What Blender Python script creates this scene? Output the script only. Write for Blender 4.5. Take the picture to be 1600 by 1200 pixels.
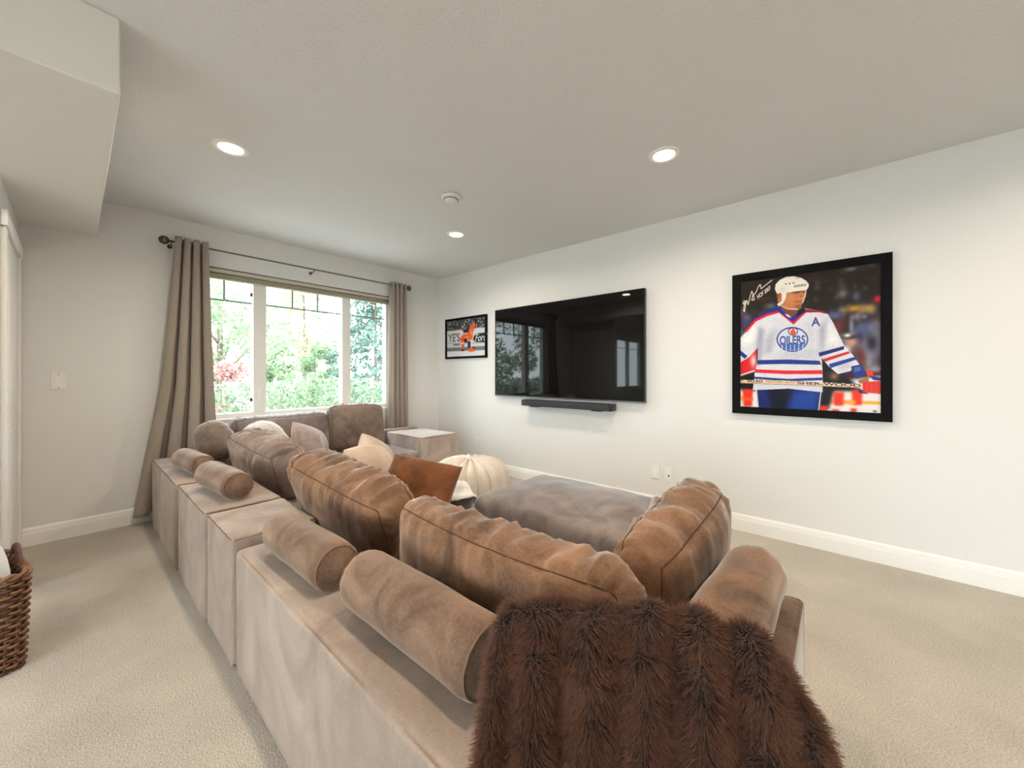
import bpy, bmesh, math, random
import numpy as np
from mathutils import Vector, Matrix, noise

random.seed(7)
rng = np.random.default_rng(7)
SC = bpy.context.scene
COL = SC.collection
for o in list(bpy.data.objects):
    bpy.data.objects.remove(o)

# ------------------------------------------------------------------ camera
F_PX = 595.0
CAM_H = 1.177
cam_d = bpy.data.cameras.new('camera')
cam_d.sensor_width = 36.0
cam_d.lens = F_PX * 36.0 / 1600.0
cam_d.shift_y = -15.5 / 1600.0
cam_d.clip_start = 0.03
cam_d.clip_end = 200
cam = bpy.data.objects.new('camera', cam_d)
COL.objects.link(cam)
cam.location = (0, 0, CAM_H)
fwd = Vector((0.7547, 0.6561, 0.0))
cam.rotation_euler = fwd.to_track_quat('-Z', 'Y').to_euler()
SC.camera = cam

# ------------------------------------------------------------------ world, sun, exposure
SC.view_settings.view_transform = 'Standard'
SC.view_settings.look = 'None'
SC.view_settings.gamma = 1.0
SC.view_settings.use_curve_mapping = False
SC.view_settings.exposure = 0.22

wd = bpy.data.worlds.new('overcast_sky')
SC.world = wd
wd.use_nodes = True
bg = wd.node_tree.nodes['Background']
bg.inputs['Color'].default_value = (0.84, 0.915, 1.0, 1)
bg.inputs['Strength'].default_value = 12.0

sun_d = bpy.data.lights.new('sun', 'SUN')
sun_d.energy = 4.0
sun_d.angle = 0.03
sun_d.color = (1.0, 0.95, 0.86)
sun = bpy.data.objects.new('sun', sun_d)
COL.objects.link(sun)
sun.rotation_euler = Vector((-0.25, 0.62, -0.75)).to_track_quat('-Z', 'Y').to_euler()

POT_POWER = 11.0
POT_COLOR = (1.0, 0.86, 0.70)

# ------------------------------------------------------------------ helpers
def lin(r, g, b):
    f = lambda c: (c / 255 / 12.92) if c / 255 <= 0.04045 else ((c / 255 + 0.055) / 1.055) ** 2.4
    return (f(r), f(g), f(b))

def nmat(name):
    m = bpy.data.materials.new(name)
    m.use_nodes = True
    nt = m.node_tree
    return m, nt, nt.nodes['Principled BSDF']

def setin(b, **kw):
    for k, v in kw.items():
        k = k.replace('_', ' ')
        if k in b.inputs:
            b.inputs[k].default_value = v

def plain(name, rgb, rough=0.5, metal=0.0, bump=0.0, bscale=60, var=0.0, vscale=8, spec=0.5, coat=0.0):
    m, nt, b = nmat(name)
    c = lin(*rgb)
    setin(b, Base_Color=(*c, 1), Roughness=rough, Metallic=metal, Specular_IOR_Level=spec, Coat_Weight=coat)
    tc = nt.nodes.new('ShaderNodeTexCoord')
    if var > 0:
        n = nt.nodes.new('ShaderNodeTexNoise')
        n.inputs['Scale'].default_value = vscale
        n.inputs['Detail'].default_value = 4
        nt.links.new(tc.outputs['Object'], n.inputs['Vector'])
        r = nt.nodes.new('ShaderNodeValToRGB')
        r.color_ramp.elements[0].position = 0.3
        r.color_ramp.elements[1].position = 0.7
        r.color_ramp.elements[0].color = (*[x * (1 - var) for x in c], 1)
        r.color_ramp.elements[1].color = (*[min(1, x * (1 + var)) for x in c], 1)
        nt.links.new(n.outputs['Fac'], r.inputs['Fac'])
        nt.links.new(r.outputs['Color'], b.inputs['Base Color'])
    if bump > 0:
        n = nt.nodes.new('ShaderNodeTexNoise')
        n.inputs['Scale'].default_value = bscale
        n.inputs['Detail'].default_value = 3
        nt.links.new(tc.outputs['Object'], n.inputs['Vector'])
        bp = nt.nodes.new('ShaderNodeBump')
        bp.inputs['Strength'].default_value = bump
        bp.inputs['Distance'].default_value = 0.01
        nt.links.new(n.outputs['Fac'], bp.inputs['Height'])
        nt.links.new(bp.outputs['Normal'], b.inputs['Normal'])
    return m

def velvet(name, dark, light, sheen=0.5, stretch=(3, 3, 3), fine=140, sheen_tint=(1, 0.93, 0.86), rough=0.75):
    """Brushed velvet: the pile lies lighter or darker in streaks and patches."""
    m, nt, b = nmat(name)
    d, l = lin(*dark), lin(*light)
    tc = nt.nodes.new('ShaderNodeTexCoord')
    mp = nt.nodes.new('ShaderNodeMapping')
    mp.inputs['Scale'].default_value = stretch
    nt.links.new(tc.outputs['Object'], mp.inputs['Vector'])
    n1 = nt.nodes.new('ShaderNodeTexNoise')
    n1.inputs['Scale'].default_value = 1.6
    n1.inputs['Detail'].default_value = 5
    n1.inputs['Roughness'].default_value = 0.6
    n1.inputs['Distortion'].default_value = 0.8
    nt.links.new(mp.outputs['Vector'], n1.inputs['Vector'])
    n2 = nt.nodes.new('ShaderNodeTexNoise')
    n2.inputs['Scale'].default_value = fine
    n2.inputs['Detail'].default_value = 2
    nt.links.new(tc.outputs['Object'], n2.inputs['Vector'])
    r = nt.nodes.new('ShaderNodeValToRGB')
    r.color_ramp.elements[0].position = 0.34
    r.color_ramp.elements[1].position = 0.66
    r.color_ramp.elements[0].color = (*d, 1)
    r.color_ramp.elements[1].color = (*l, 1)
    ad = nt.nodes.new('ShaderNodeMath')
    ad.operation = 'MULTIPLY_ADD'
    ad.inputs[1].default_value = 0.22
    nt.links.new(n2.outputs['Fac'], ad.inputs[0])
    sb = nt.nodes.new('ShaderNodeMath')
    sb.operation = 'SUBTRACT'
    sb.inputs[1].default_value = 0.11
    nt.links.new(n1.outputs['Fac'], sb.inputs[0])
    nt.links.new(sb.outputs[0], ad.inputs[2])
    nt.links.new(ad.outputs[0], r.inputs['Fac'])
    nt.links.new(r.outputs['Color'], b.inputs['Base Color'])
    setin(b, Roughness=rough, Specular_IOR_Level=0.15, Sheen_Weight=sheen, Sheen_Roughness=0.35,
          Sheen_Tint=(*sheen_tint, 1))
    bp = nt.nodes.new('ShaderNodeBump')
    bp.inputs['Strength'].default_value = 0.12
    bp.inputs['Distance'].default_value = 0.004
    nt.links.new(n2.outputs['Fac'], bp.inputs['Height'])
    nt.links.new(bp.outputs['Normal'], b.inputs['Normal'])
    return m

M = {}
M['wall'] = plain('warm_white_wall_paint', (228, 227, 223), 0.7, bump=0.05, bscale=180, spec=0.3)
M['ceiling'] = plain('textured_ceiling_paint', (221, 221, 219), 0.85, bump=0.28, bscale=75, spec=0.2)
M['trim'] = plain('white_trim_paint', (240, 238, 233), 0.4, spec=0.4)
M['vinyl'] = plain('white_window_vinyl', (228, 226, 220), 0.4, spec=0.4)
M['muntin'] = plain('grey_muntin_bar', (120, 138, 132), 0.5)
M['velvet_ledge'] = velvet('taupe_velvet', (142, 125, 113), (174, 155, 141), 0.5, (2.5, 2.5, 1.6))  # sofa tones here are one cloth; light and nap differences put into colour
M['velvet_cushion'] = velvet('warm_light_velvet', (84, 61, 46), (148, 110, 83), 0.85, (3, 3, 3))
M['velvet_bolster'] = velvet('umber_velvet', (94, 74, 60), (142, 113, 92), 0.7, (4, 4, 4))
M['velvet_seat'] = velvet('grey_velvet', (110, 98, 94), (150, 136, 130), 0.8, (3, 3, 3), sheen_tint=(0.85, 0.92, 1))
M['velvet_window'] = velvet('mushroom_velvet', (104, 88, 79), (150, 131, 119), 0.75, (3, 3, 3))
M['velvet_arm'] = velvet('window_lit_arm_velvet', (172, 154, 143), (200, 184, 173), 1.0, (3, 3, 3), sheen_tint=(.95, .97, 1), rough=.30)  # window light on the arm block put into a paler base colour
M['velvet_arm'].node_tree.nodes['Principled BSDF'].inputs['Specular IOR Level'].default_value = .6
M['velvet_rust'] = velvet('rust_velvet', (96, 58, 34), (138, 88, 54), 0.5, (3, 3, 3))
M['seam'] = plain('velvet_seam_piping', (126, 99, 82), 0.8, spec=0.1)
M['seam_dark'] = plain('dark_velvet_seam_piping', (84, 58, 42), 0.8, spec=0.1)
M['metal'] = plain('brushed_nickel', (120, 118, 116), 0.3, 1.0)
M['black'] = plain('black_satin_plastic', (14, 14, 15), 0.35)
M['blackmatte'] = plain('black_frame_lacquer', (7, 6, 6), 0.6, spec=.12)
M['plate'] = plain('white_switch_plastic', (236, 234, 228), 0.35)
M['slot'] = plain('dark_slot', (40, 38, 36), 0.6)

# ---- bmesh helpers
def obj_from(name, bm_or_data, mat=None, parent=None, smooth=True, loc=None):
    """link a mesh; with a parent Empty (unrotated) the vertices given in world space are made local to it."""
    me = bpy.data.meshes.new(name)
    base = Vector((0, 0, 0))
    p = parent
    while p is not None:
        base = base + p.location
        p = p.parent
    if isinstance(bm_or_data, bmesh.types.BMesh):
        bm = bm_or_data
        off = loc if loc is not None else Vector((0, 0, 0))
        bmesh.ops.translate(bm, verts=bm.verts, vec=-(base + Vector(off)))
        bm.to_mesh(me)
        bm.free()
        lo = Vector(off)
    else:
        v, f = bm_or_data
        lo = Vector(loc) if loc is not None else Vector((0, 0, 0))
        v = np.asarray(v, dtype=float) - np.array(base + lo)
        me.from_pydata(v.tolist(), [], f)
    me.update()
    if smooth:
        me.polygons.foreach_set('use_smooth', [True] * len(me.polygons))
    o = bpy.data.objects.new(name, me)
    COL.objects.link(o)
    if parent is not None:
        o.parent = parent
    o.location = lo
    if mat is not None:
        me.materials.append(mat)
    return o

def sharp(o, ang=40):
    """smooth shading with hard edges kept"""
    me = o.data
    bm = bmesh.new()
    bm.from_mesh(me)
    for e in bm.edges:
        if len(e.link_faces) == 2 and e.calc_face_angle(0) > math.radians(ang):
            e.smooth = False
    bm.to_mesh(me)
    bm.free()
    return o

def thing(name, label, cat, loc, group=None):
    o = bpy.data.objects.new(name, None)
    o.empty_display_size = 0.05
    COL.objects.link(o)
    o.location = loc
    return tag(o, label, cat, group)

def tag(o, label=None, cat=None, group=None, kind=None):
    if label: o['label'] = label
    if cat: o['category'] = cat
    if group: o['group'] = group
    if kind: o['kind'] = kind
    return o

def struct(o, label=None, cat=None):
    o['kind'] = 'structure'
    if label: o['label'] = label
    if cat: o['category'] = cat
    return o

def box(bm, x0, x1, y0, y1, z0, z1, r=0.0, seg=3):
    res = bmesh.ops.create_cube(bm, size=1.0)
    vs = res['verts']
    for v in vs:
        v.co = Vector(((x0 + x1) / 2 + v.co.x * (x1 - x0), (y0 + y1) / 2 + v.co.y * (y1 - y0), (z0 + z1) / 2 + v.co.z * (z1 - z0)))
    if r > 0:
        es = list({e for v in vs for e in v.link_edges})
        bmesh.ops.bevel(bm, geom=es, offset=r, segments=seg, profile=0.5, affect='EDGES')
    return bm

def nbox(*a, **k):
    return box(bmesh.new(), *a, **k)

def tube_data(pts, rad, n=8, closed=False, cap=True):
    pts = [Vector(p) for p in pts]
    N = len(pts)
    rads = rad if hasattr(rad, '__len__') else [rad] * N
    V, Fc = [], []
    up = None
    for i, p in enumerate(pts):
        if closed:
            t = pts[(i + 1) % N] - pts[i - 1]
        else:
            t = pts[min(i + 1, N - 1)] - pts[max(i - 1, 0)]
        t = t.normalized() if t.length > 1e-9 else Vector((0, 0, 1))
        if up is None:
            up = Vector((0, 0, 1)) if abs(t.z) < 0.9 else Vector((1, 0, 0))
        a = t.cross(up)
        if a.length < 1e-6:
            a = t.orthogonal()
        a.normalize()
        b = a.cross(t).normalized()
        up = b
        for k in range(n):
            an = 2 * math.pi * k / n
            V.append(p + a * math.cos(an) * rads[i] + b * math.sin(an) * rads[i])
    R = N if closed else N - 1
    for i in range(R):
        for k in range(n):
            j = (i + 1) % N
            Fc.append((i * n + k, j * n + k, j * n + (k + 1) % n, i * n + (k + 1) % n))
    if not closed and cap:
        Fc.append(tuple(range(n - 1, -1, -1)))
        Fc.append(tuple(range((N - 1) * n, N * n)))
    return np.array([tuple(v) for v in V]), Fc

def merge(parts):
    V, Fc, o = [], [], 0
    for v, f in parts:
        v = np.asarray(v)
        V.append(v)
        Fc += [tuple(i + o for i in q) for q in f]
        o += len(v)
    return np.vstack(V), Fc

def lathe(profile, n=32, center=(0, 0, 0)):
    V, Fc = [], []
    for r, z in profile:
        for k in range(n):
            a = 2 * math.pi * k / n
            V.append((center[0] + r * math.cos(a), center[1] + r * math.sin(a), center[2] + z))
    for i in range(len(profile) - 1):
        for k in range(n):
            Fc.append((i * n + k, i * n + (k + 1) % n, (i + 1) * n + (k + 1) % n, (i + 1) * n + k))
    return np.array(V), Fc

def grid_faces(nu, nv, wrapu=False):
    Fc = []
    for i in range(nv - 1):
        for j in range(nu if wrapu else nu - 1):
            j2 = (j + 1) % nu
            Fc.append((i * nu + j, i * nu + j2, (i + 1) * nu + j2, (i + 1) * nu + j))
    return Fc

def rotz(a):
    return np.array(Matrix.Rotation(a, 3, 'Z'))
def rotx(a):
    return np.array(Matrix.Rotation(a, 3, 'X'))
def roty(a):
    return np.array(Matrix.Rotation(a, 3, 'Y'))

def nz(p, s=(1, 1, 1), off=0.0):
    """value noise for an array of points"""
    out = np.empty(len(p))
    sx, sy, sz = s
    for i, (x, y, z) in enumerate(p):
        out[i] = noise.noise((x * sx + off, y * sy + off * 1.7, z * sz - off))
    return out

# ------------------------------------------------------------------ room shell
DX, DY, HZ = 3.3, 4.213, 2.48        # right wall, back wall, ceiling
XL, YB = -4.2, -2.6                  # far side of the open-plan room, rear wall
OX0, OX1, OZ0, OZ1 = 0.62, 2.60, 0.76, 2.13   # window opening
WX0, WX1 = -3.9, -2.3                # second window on the same wall

# carpet
mc, nt, b = nmat('beige_cut_pile_carpet')
tc = nt.nodes.new('ShaderNodeTexCoord')
n1 = nt.nodes.new('ShaderNodeTexNoise'); n1.inputs['Scale'].default_value = 3.0; n1.inputs['Detail'].default_value = 4
n2 = nt.nodes.new('ShaderNodeTexNoise'); n2.inputs['Scale'].default_value = 170; n2.inputs['Detail'].default_value = 3
n3 = nt.nodes.new('ShaderNodeTexVoronoi'); n3.inputs['Scale'].default_value = 260
for n in (n1, n2, n3): nt.links.new(tc.outputs['Object'], n.inputs['Vector'])
mx = nt.nodes.new('ShaderNodeMath'); mx.operation = 'MULTIPLY_ADD'; mx.inputs[1].default_value = 0.75
nt.links.new(n2.outputs['Fac'], mx.inputs[0])
mm = nt.nodes.new('ShaderNodeMath'); mm.operation = 'MULTIPLY'; mm.inputs[1].default_value = 0.3
nt.links.new(n1.outputs['Fac'], mm.inputs[0]); nt.links.new(mm.outputs[0], mx.inputs[2])
r = nt.nodes.new('ShaderNodeValToRGB')
r.color_ramp.elements[0].position = 0.30; r.color_ramp.elements[1].position = 0.72
r.color_ramp.elements[0].color = (*lin(150, 141, 127), 1); r.color_ramp.elements[1].color = (*lin(212, 202, 187), 1)
nt.links.new(mx.outputs[0], r.inputs['Fac']); nt.links.new(r.outputs['Color'], b.inputs['Base Color'])
bp = nt.nodes.new('ShaderNodeBump'); bp.inputs['Strength'].default_value = 0.7; bp.inputs['Distance'].default_value = 0.008
nt.links.new(n2.outputs['Fac'], bp.inputs['Height']); nt.links.new(bp.outputs['Normal'], b.inputs['Normal'])
setin(b, Roughness=0.95, Specular_IOR_Level=0.1, Sheen_Weight=0.25)
M['carpet'] = mc

struct(obj_from('floor', nbox(XL - .1, DX + .1, YB - .1, DY + .1, -0.12, 0.0), M['carpet'], smooth=False),
       'beige cut-pile carpet covering the whole floor', 'floor')
struct(obj_from('ceiling', nbox(XL - .1, DX + .1, YB - .1, DY + .16, HZ, HZ + 0.12), M['ceiling'], smooth=False),
       'off-white finely textured flat ceiling', 'ceiling')
struct(obj_from('wall_right', nbox(DX, DX + .12, YB - .1, DY + .16, 0, HZ), M['wall'], smooth=False),
       'warm white painted wall behind the television', 'wall')
bm = bmesh.new()
for (x0, x1, z0, z1) in ((XL - .1, WX0, 0, HZ), (WX0, WX1, 0, 0.8), (WX0, WX1, 2.1, HZ), (WX1, OX0, 0, HZ),
                         (OX0, OX1, 0, OZ0), (OX0, OX1, OZ1, HZ), (OX1, DX, 0, HZ)):
    box(bm, x0, x1, DY, DY + .16, z0, z1)
struct(obj_from('wall_back', bm, M['wall'], smooth=False), 'warm white painted wall with the wide window', 'wall')
struct(obj_from('wall_rear', nbox(XL - .1, DX + .1, YB - .12, YB, 0, HZ), M['wall'], smooth=False),
       'warm white wall behind the camera', 'wall')
PY_0, PY_1, PZT = -1.9, 1.5, 2.12          # unseen patio door, added for cool side daylight
bm = bmesh.new()
for a in ((YB, PY_0, 0, HZ), (PY_0, PY_1, PZT, HZ), (PY_1, DY, 0, HZ)):
    box(bm, XL - .12, XL, a[0], a[1], a[2], a[3])
struct(obj_from('wall_far_left', bm, M['wall'], smooth=False),
       'warm white wall at the far left of the open room, opened for added daylight doors', 'wall')
# short wall left of the window, ending in a cased door
STX, STY = -0.25, 3.28
struct(obj_from('wall_left', nbox(STX - .12, STX, STY, DY, 0, 2.2), M['wall'], smooth=False),
       'short white wall at the left edge beside the light switch', 'wall')
# dropped bulkhead
bm = nbox(-1.15, 0.112, 2.0, DY, 2.2, HZ, r=0.006, seg=2)
M['bulkhead'] = plain('bulkhead_paint', (224, 221, 213), 0.7, bump=0.04, bscale=180, spec=0.3)
struct(obj_from('ceiling_bulkhead', bm, M['bulkhead'], smooth=False), 'dropped painted ceiling bulkhead at upper left', 'bulkhead')

# baseboards with a stepped, rounded profile
PROF = [(0, 0), (.016, 0), (.016, .085), (.0135, .089), (.0135, .098), (.011, .102), (.011, .110), (.006, .118), (.003, .124), (0, .124)]
def baseboard(name, a, b_, nrm, label):
    a, b_ = Vector(a), Vector(b_)
    nrm = Vector(nrm)
    V = []
    for p in (a, b_):
        for d, z in PROF:
            V.append(tuple(p + nrm * d + Vector((0, 0, z))))
    n = len(PROF)
    Fc = [(i, (i + 1) % n, n + (i + 1) % n, n + i) for i in range(n)]
    Fc += [tuple(range(n - 1, -1, -1)), tuple(range(n, 2 * n))]
    o = obj_from(name, (V, Fc), M['trim'], smooth=False)
    return struct(o, label, 'baseboard')
baseboard('baseboard_right', (DX, DY, 0), (DX, YB, 0), (-1, 0, 0), 'white moulded baseboard below the television wall')
baseboard('baseboard_back', (STX, DY, 0), (DX - .016, DY, 0), (0, -1, 0), 'white moulded baseboard below the window wall')

# cased door in the short left wall
d1 = bpy.data.objects.new('door_1', None); COL.objects.link(d1); d1.location = (STX, 3.75, 0)
struct(d1, 'white panelled door in the short wall at the left edge', 'door')
obj_from('door_slab', nbox(STX, STX + .006, 3.40, 4.10, 0.01, 1.95, r=.002, seg=1), M['trim'], d1, smooth=False)
for z0, z1 in ((.2, .85), (1.0, 1.8)):
    obj_from('door_panel', nbox(STX + .005, STX + .012, 3.52, 3.98, z0, z1, r=.004, seg=2), M['trim'], d1, smooth=False)
for y0, y1 in ((3.30, 3.395), (4.105, 4.195)):
    obj_from('door_casing', nbox(STX, STX + .018, y0, y1, 0.0, 1.95, r=.004, seg=2), M['trim'], d1, smooth=False)
obj_from('door_casing_head', nbox(STX, STX + .024, 3.285, 4.205, 1.952, 2.035, r=.005, seg=2), M['trim'], d1, smooth=False)

# ------------------------------------------------------------------ windows
mg = bpy.data.materials.new('window_glass')
mg.use_nodes = True
nt = mg.node_tree
nt.nodes.clear()
out = nt.nodes.new('ShaderNodeOutputMaterial')
mixs = nt.nodes.new('ShaderNodeMixShader')
tr = nt.nodes.new('ShaderNodeBsdfTransparent'); tr.inputs['Color'].default_value = (0.97, 0.99, 0.98, 1)
gl = nt.nodes.new('ShaderNodeBsdfGlossy'); gl.inputs['Roughness'].default_value = 0.02
lw = nt.nodes.new('ShaderNodeLayerWeight'); lw.inputs['Blend'].default_value = .5     # Schlick's fresnel term, alike on both faces of the pane
pw = nt.nodes.new('ShaderNodeMath'); pw.operation = 'POWER'; pw.inputs[1].default_value = 5.0
nt.links.new(lw.outputs['Facing'], pw.inputs[0])
fr = nt.nodes.new('ShaderNodeMath'); fr.operation = 'MULTIPLY_ADD'; fr.inputs[1].default_value = .9; fr.inputs[2].default_value = .03
nt.links.new(pw.outputs[0], fr.inputs[0])
nt.links.new(fr.outputs[0], mixs.inputs['Fac'])
nt.links.new(tr.outputs[0], mixs.inputs[1]); nt.links.new(gl.outputs[0], mixs.inputs[2])
nt.links.new(mixs.outputs[0], out.inputs['Surface'])
M['glass'] = mg

w1 = bpy.data.objects.new('window_1', None); COL.objects.link(w1); w1.location = (1.61, DY + .09, OZ0)
struct(w1, 'wide three-part white vinyl window with divided top lites', 'window')
YF0, YF1 = 4.265, 4.345
def wpart(name, *a, r=.003, mat='vinyl', parent=w1):
    return obj_from(name, nbox(*a, r=r, seg=2), M[mat], parent, smooth=False)
wpart('frame_bottom', OX0, OX1, YF0 - .02, YF1, OZ0, .815)
wpart('frame_top', OX0, OX1, YF0, YF1, 2.055, OZ1)
wpart('frame_left', OX0, .69, YF0, YF1, .816, 2.054)
wpart('frame_right', 2.53, OX1, YF0, YF1, .816, 2.054)
wpart('mullion', 1.127, 1.235, YF0 - .005, YF1, .816, 2.054)
wpart('mullion', 1.985, 2.08, YF0 - .005, YF1, .816, 2.054)
for x0, x1, vs in ((.69, 1.127, (.908,)), (1.235, 1.985, (1.485, 1.735)), (2.08, 2.53, (2.303,))):
    wpart('pane', x0, x1, 4.318, 4.322, .816, 2.054, r=0, mat='glass')
    wpart('muntin_bar', x0, x1, 4.306, 4.3175, 1.850, 1.864, r=0, mat='muntin')
    for xv in vs:
        wpart('muntin_bar', xv - .007, xv + .007, 4.305, 4.317, 1.8645, 2.054, r=0, mat='muntin')
hd = wpart('sash_lock', 1.165, 1.18, YF0 - .03, YF0 - .005, .93, 1.03, r=.004)
for z in (.93, 1.94):
    wpart('hinge', 1.110, 1.128, 4.29, 4.305, z - .018, z + .018, r=.002, mat='slot')
# drywall return sill
wpart('window_sill', OX0, OX1, DY - .012, YF0 - .02, OZ0 - .004, OZ0 + .012, r=.003, mat='trim')

w2 = bpy.data.objects.new('window_2', None); COL.objects.link(w2); w2.location = ((WX0 + WX1) / 2, DY + .09, .8)
struct(w2, 'white vinyl window in the open area left of the frame', 'window')
for nm, a in (('frame_bottom', (WX0, WX1, YF0, YF1, .8, .86)), ('frame_top', (WX0, WX1, YF0, YF1, 2.04, 2.1)),
              ('frame_left', (WX0, WX0 + .06, YF0, YF1, .861, 2.039)), ('frame_right', (WX1 - .06, WX1, YF0, YF1, .861, 2.039)),
              ('mullion', (-3.14, -3.06, YF0, YF1, .861, 2.039))):
    wpart(nm, *a, parent=w2)
for x0, x1 in ((WX0 + .06, -3.14), (-3.06, WX1 - .06)):
    wpart('pane', x0, x1, 4.318, 4.322, .861, 2.039, r=0, mat='glass', parent=w2)
    wpart('muntin_bar', x0, x1, 4.306, 4.3175, 1.84, 1.854, r=0, mat='muntin', parent=w2)

w3 = bpy.data.objects.new('added_daylight_doors', None); COL.objects.link(w3); w3.location = (XL - .06, (PY_0 + PY_1) / 2, 0)  # added out of view to let cool daylight in from the left
struct(w3, 'unseen white framed glazed doors added in the far left wall for cool side daylight', 'window')
PXa, PXb = XL - .09, XL - .02
for nm, a in (('frame_bottom', (PY_0, PY_1, 0, .06)), ('frame_top', (PY_0, PY_1, PZT - .06, PZT)), ('frame_side', (PY_0, PY_0 + .07, .061, PZT - .061)),
              ('frame_side', (PY_1 - .07, PY_1, .061, PZT - .061)), ('mullion', (-.25, -.15, .061, PZT - .061))):
    wpart(nm, PXa, PXb, *a, parent=w3)
for y0, y1 in ((PY_0 + .07, -.25), (-.15, PY_1 - .07)):
    wpart('pane', XL - .057, XL - .053, y0, y1, .061, PZT - .061, r=0, mat='glass', parent=w3)

# rolled-up blind inside the opening
M['blind_rail'] = plain('cream_blind_rail', (196, 190, 172), 0.5)
M['blind_cloth'] = plain('olive_grey_blind_cloth', (150, 144, 124), 0.8, bump=.1, bscale=300)
bl = thing('roller_blind', 'olive grey blind rolled up at the top of the window', 'blind', (1.61, 4.23, 2.03))
obj_from('head_rail', nbox(OX0 + .01, OX1 - .01, 4.205, 4.255, 2.085, 2.118, r=.004, seg=2), M['blind_rail'], bl, smooth=False)
bm = bmesh.new()
rl = bmesh.ops.create_cone(bm, cap_ends=True, segments=20, radius1=.021, radius2=.021, depth=OX1 - OX0 - .05)
bmesh.ops.rotate(bm, verts=bm.verts, matrix=Matrix.Rotation(math.pi / 2, 3, 'Y'))
bmesh.ops.translate(bm, verts=bm.verts, vec=(1.61, 4.232, 2.0645))
sharp(obj_from('rolled_cloth', bm, M['blind_cloth'], bl))
obj_from('bottom_rail', nbox(OX0 + .03, OX1 - .03, 4.222, 4.242, 2.028, 2.0435, r=.003, seg=2), M['blind_rail'], bl, smooth=False)

# curtain rod
RY, RZ = 4.115, 2.255
rod = thing('curtain_rod', 'thin brushed nickel curtain rod with ball finials over the window', 'curtain rod', (1.61, RY, RZ))
obj_from('rod', tube_data([(.50, RY, RZ), (1.6, RY, RZ), (2.735, RY, RZ)], .0075, 12), M['metal'], rod)
for xf in (.475, 2.76):
    prof = [(0.0, -.03)] + [(.03 * math.sin(t), -.03 * math.cos(t)) for t in np.linspace(.2, math.pi - .2, 12)] + [(0.0, .03)]
    v, fc = lathe(prof, 20)
    v = np.array([(xf + z, RY + x, RZ + y) for x, y, z in v])
    fo = obj_from('finial', (v, fc), M['metal'], rod)
    rings = [tube_data([(xf + .031 * math.sin(t) * math.cos(a), RY + .031 * math.sin(t) * math.sin(a), RZ + .031 * math.cos(t)) for t in np.linspace(0, 2 * math.pi, 25)[:-1]], .003, 6, True) for a in (0, math.pi / 3, 2 * math.pi / 3)]
    obj_from('finial_cage', merge(rings), M['slot'], fo)
for xb in (.52, 1.626, 2.715):
    obj_from('wall_bracket', merge([tube_data([(xb, RY, RZ - .012), (xb, RY + .03, RZ - .022), (xb, DY, RZ - .022)], .0055, 8),
                                   tube_data([(xb, DY - .004, RZ - .022), (xb, DY, RZ - .022)], .017, 16)]), M['metal'], rod)

# curtains
M['curtain'] = velvet('taupe_blackout_curtain', (150, 138, 127), (164, 152, 141), 0.15, (1.5, 1.5, 0.3), 260)
def curtain(name, label, xl, xr, zt, zb, y0, amps, nf, ph, side):
    nu, nv = 90, 60
    V = []
    for i in range(nv):
        v = i / (nv - 1)
        a, c = xl(v), xr(v)
        for j in range(nu):
            u = j / (nu - 1)
            zbot = zb(u)
            z = zt + (zbot - zt) * v
            w = math.sin(2 * math.pi * nf * u + ph)
            w = math.copysign(abs(w) ** 0.8, w)
            am = amps[0] + (amps[1] - amps[0]) * v
            n_ = noise.noise((u * 5, v * 2.2, ph)) * .012 * v
            x = a + (c - a) * u + .012 * math.sin(4 * math.pi * nf * u + ph) * (1 + v)
            y = y0 + am * w + n_
            V.append((x, min(y, DY - .012), z))
    t = thing(name, label, 'curtain', ((xl(1) + xr(1)) / 2, y0, zb(0)))
    o = obj_from('fabric_panel', (V, grid_faces(nu, nv)), M['curtain'], t)
    so = o.modifiers.new('thickness', 'SOLIDIFY'); so.thickness = .003; so.offset = 0
    # grommet rings around the rod
    for k in range(int(nf * 2)):
        u = (k + .5) / (nf * 2)
        x = xl(0) + (xr(0) - xl(0)) * u
        ring = tube_data([(x, RY + .019 * math.cos(q), RZ + .019 * math.sin(q)) for q in np.linspace(0, 2 * math.pi, 17)[:-1]], .004, 6, True)
        obj_from('grommet', ring, M['metal'], t)
    return t
def lerp_pts(pts):
    xs = [p[0] for p in pts]; ys = [p[1] for p in pts]
    return lambda v: float(np.interp(v, xs, ys))
curtain('curtain', 'long taupe curtain flaring to the floor left of the window',
        lerp_pts([(0, .545), (.3, .50), (.55, .455), (.78, .375), (1, .30)]),
        lerp_pts([(0, .745), (.4, .765), (.7, .79), (1, .83)]),
        2.30, lambda u: .075 + .02 * u, RY + .005, (.038, .056), 3.5, 2.6, 'l')
curtain('curtain', 'straight taupe curtain hanging right of the window',
        lerp_pts([(0, 2.50), (1, 2.47)]), lerp_pts([(0, 2.72), (1, 2.74)]),
        2.292, lambda u: .06, RY + .005, (.034, .040), 4, .8, 'r')

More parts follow.
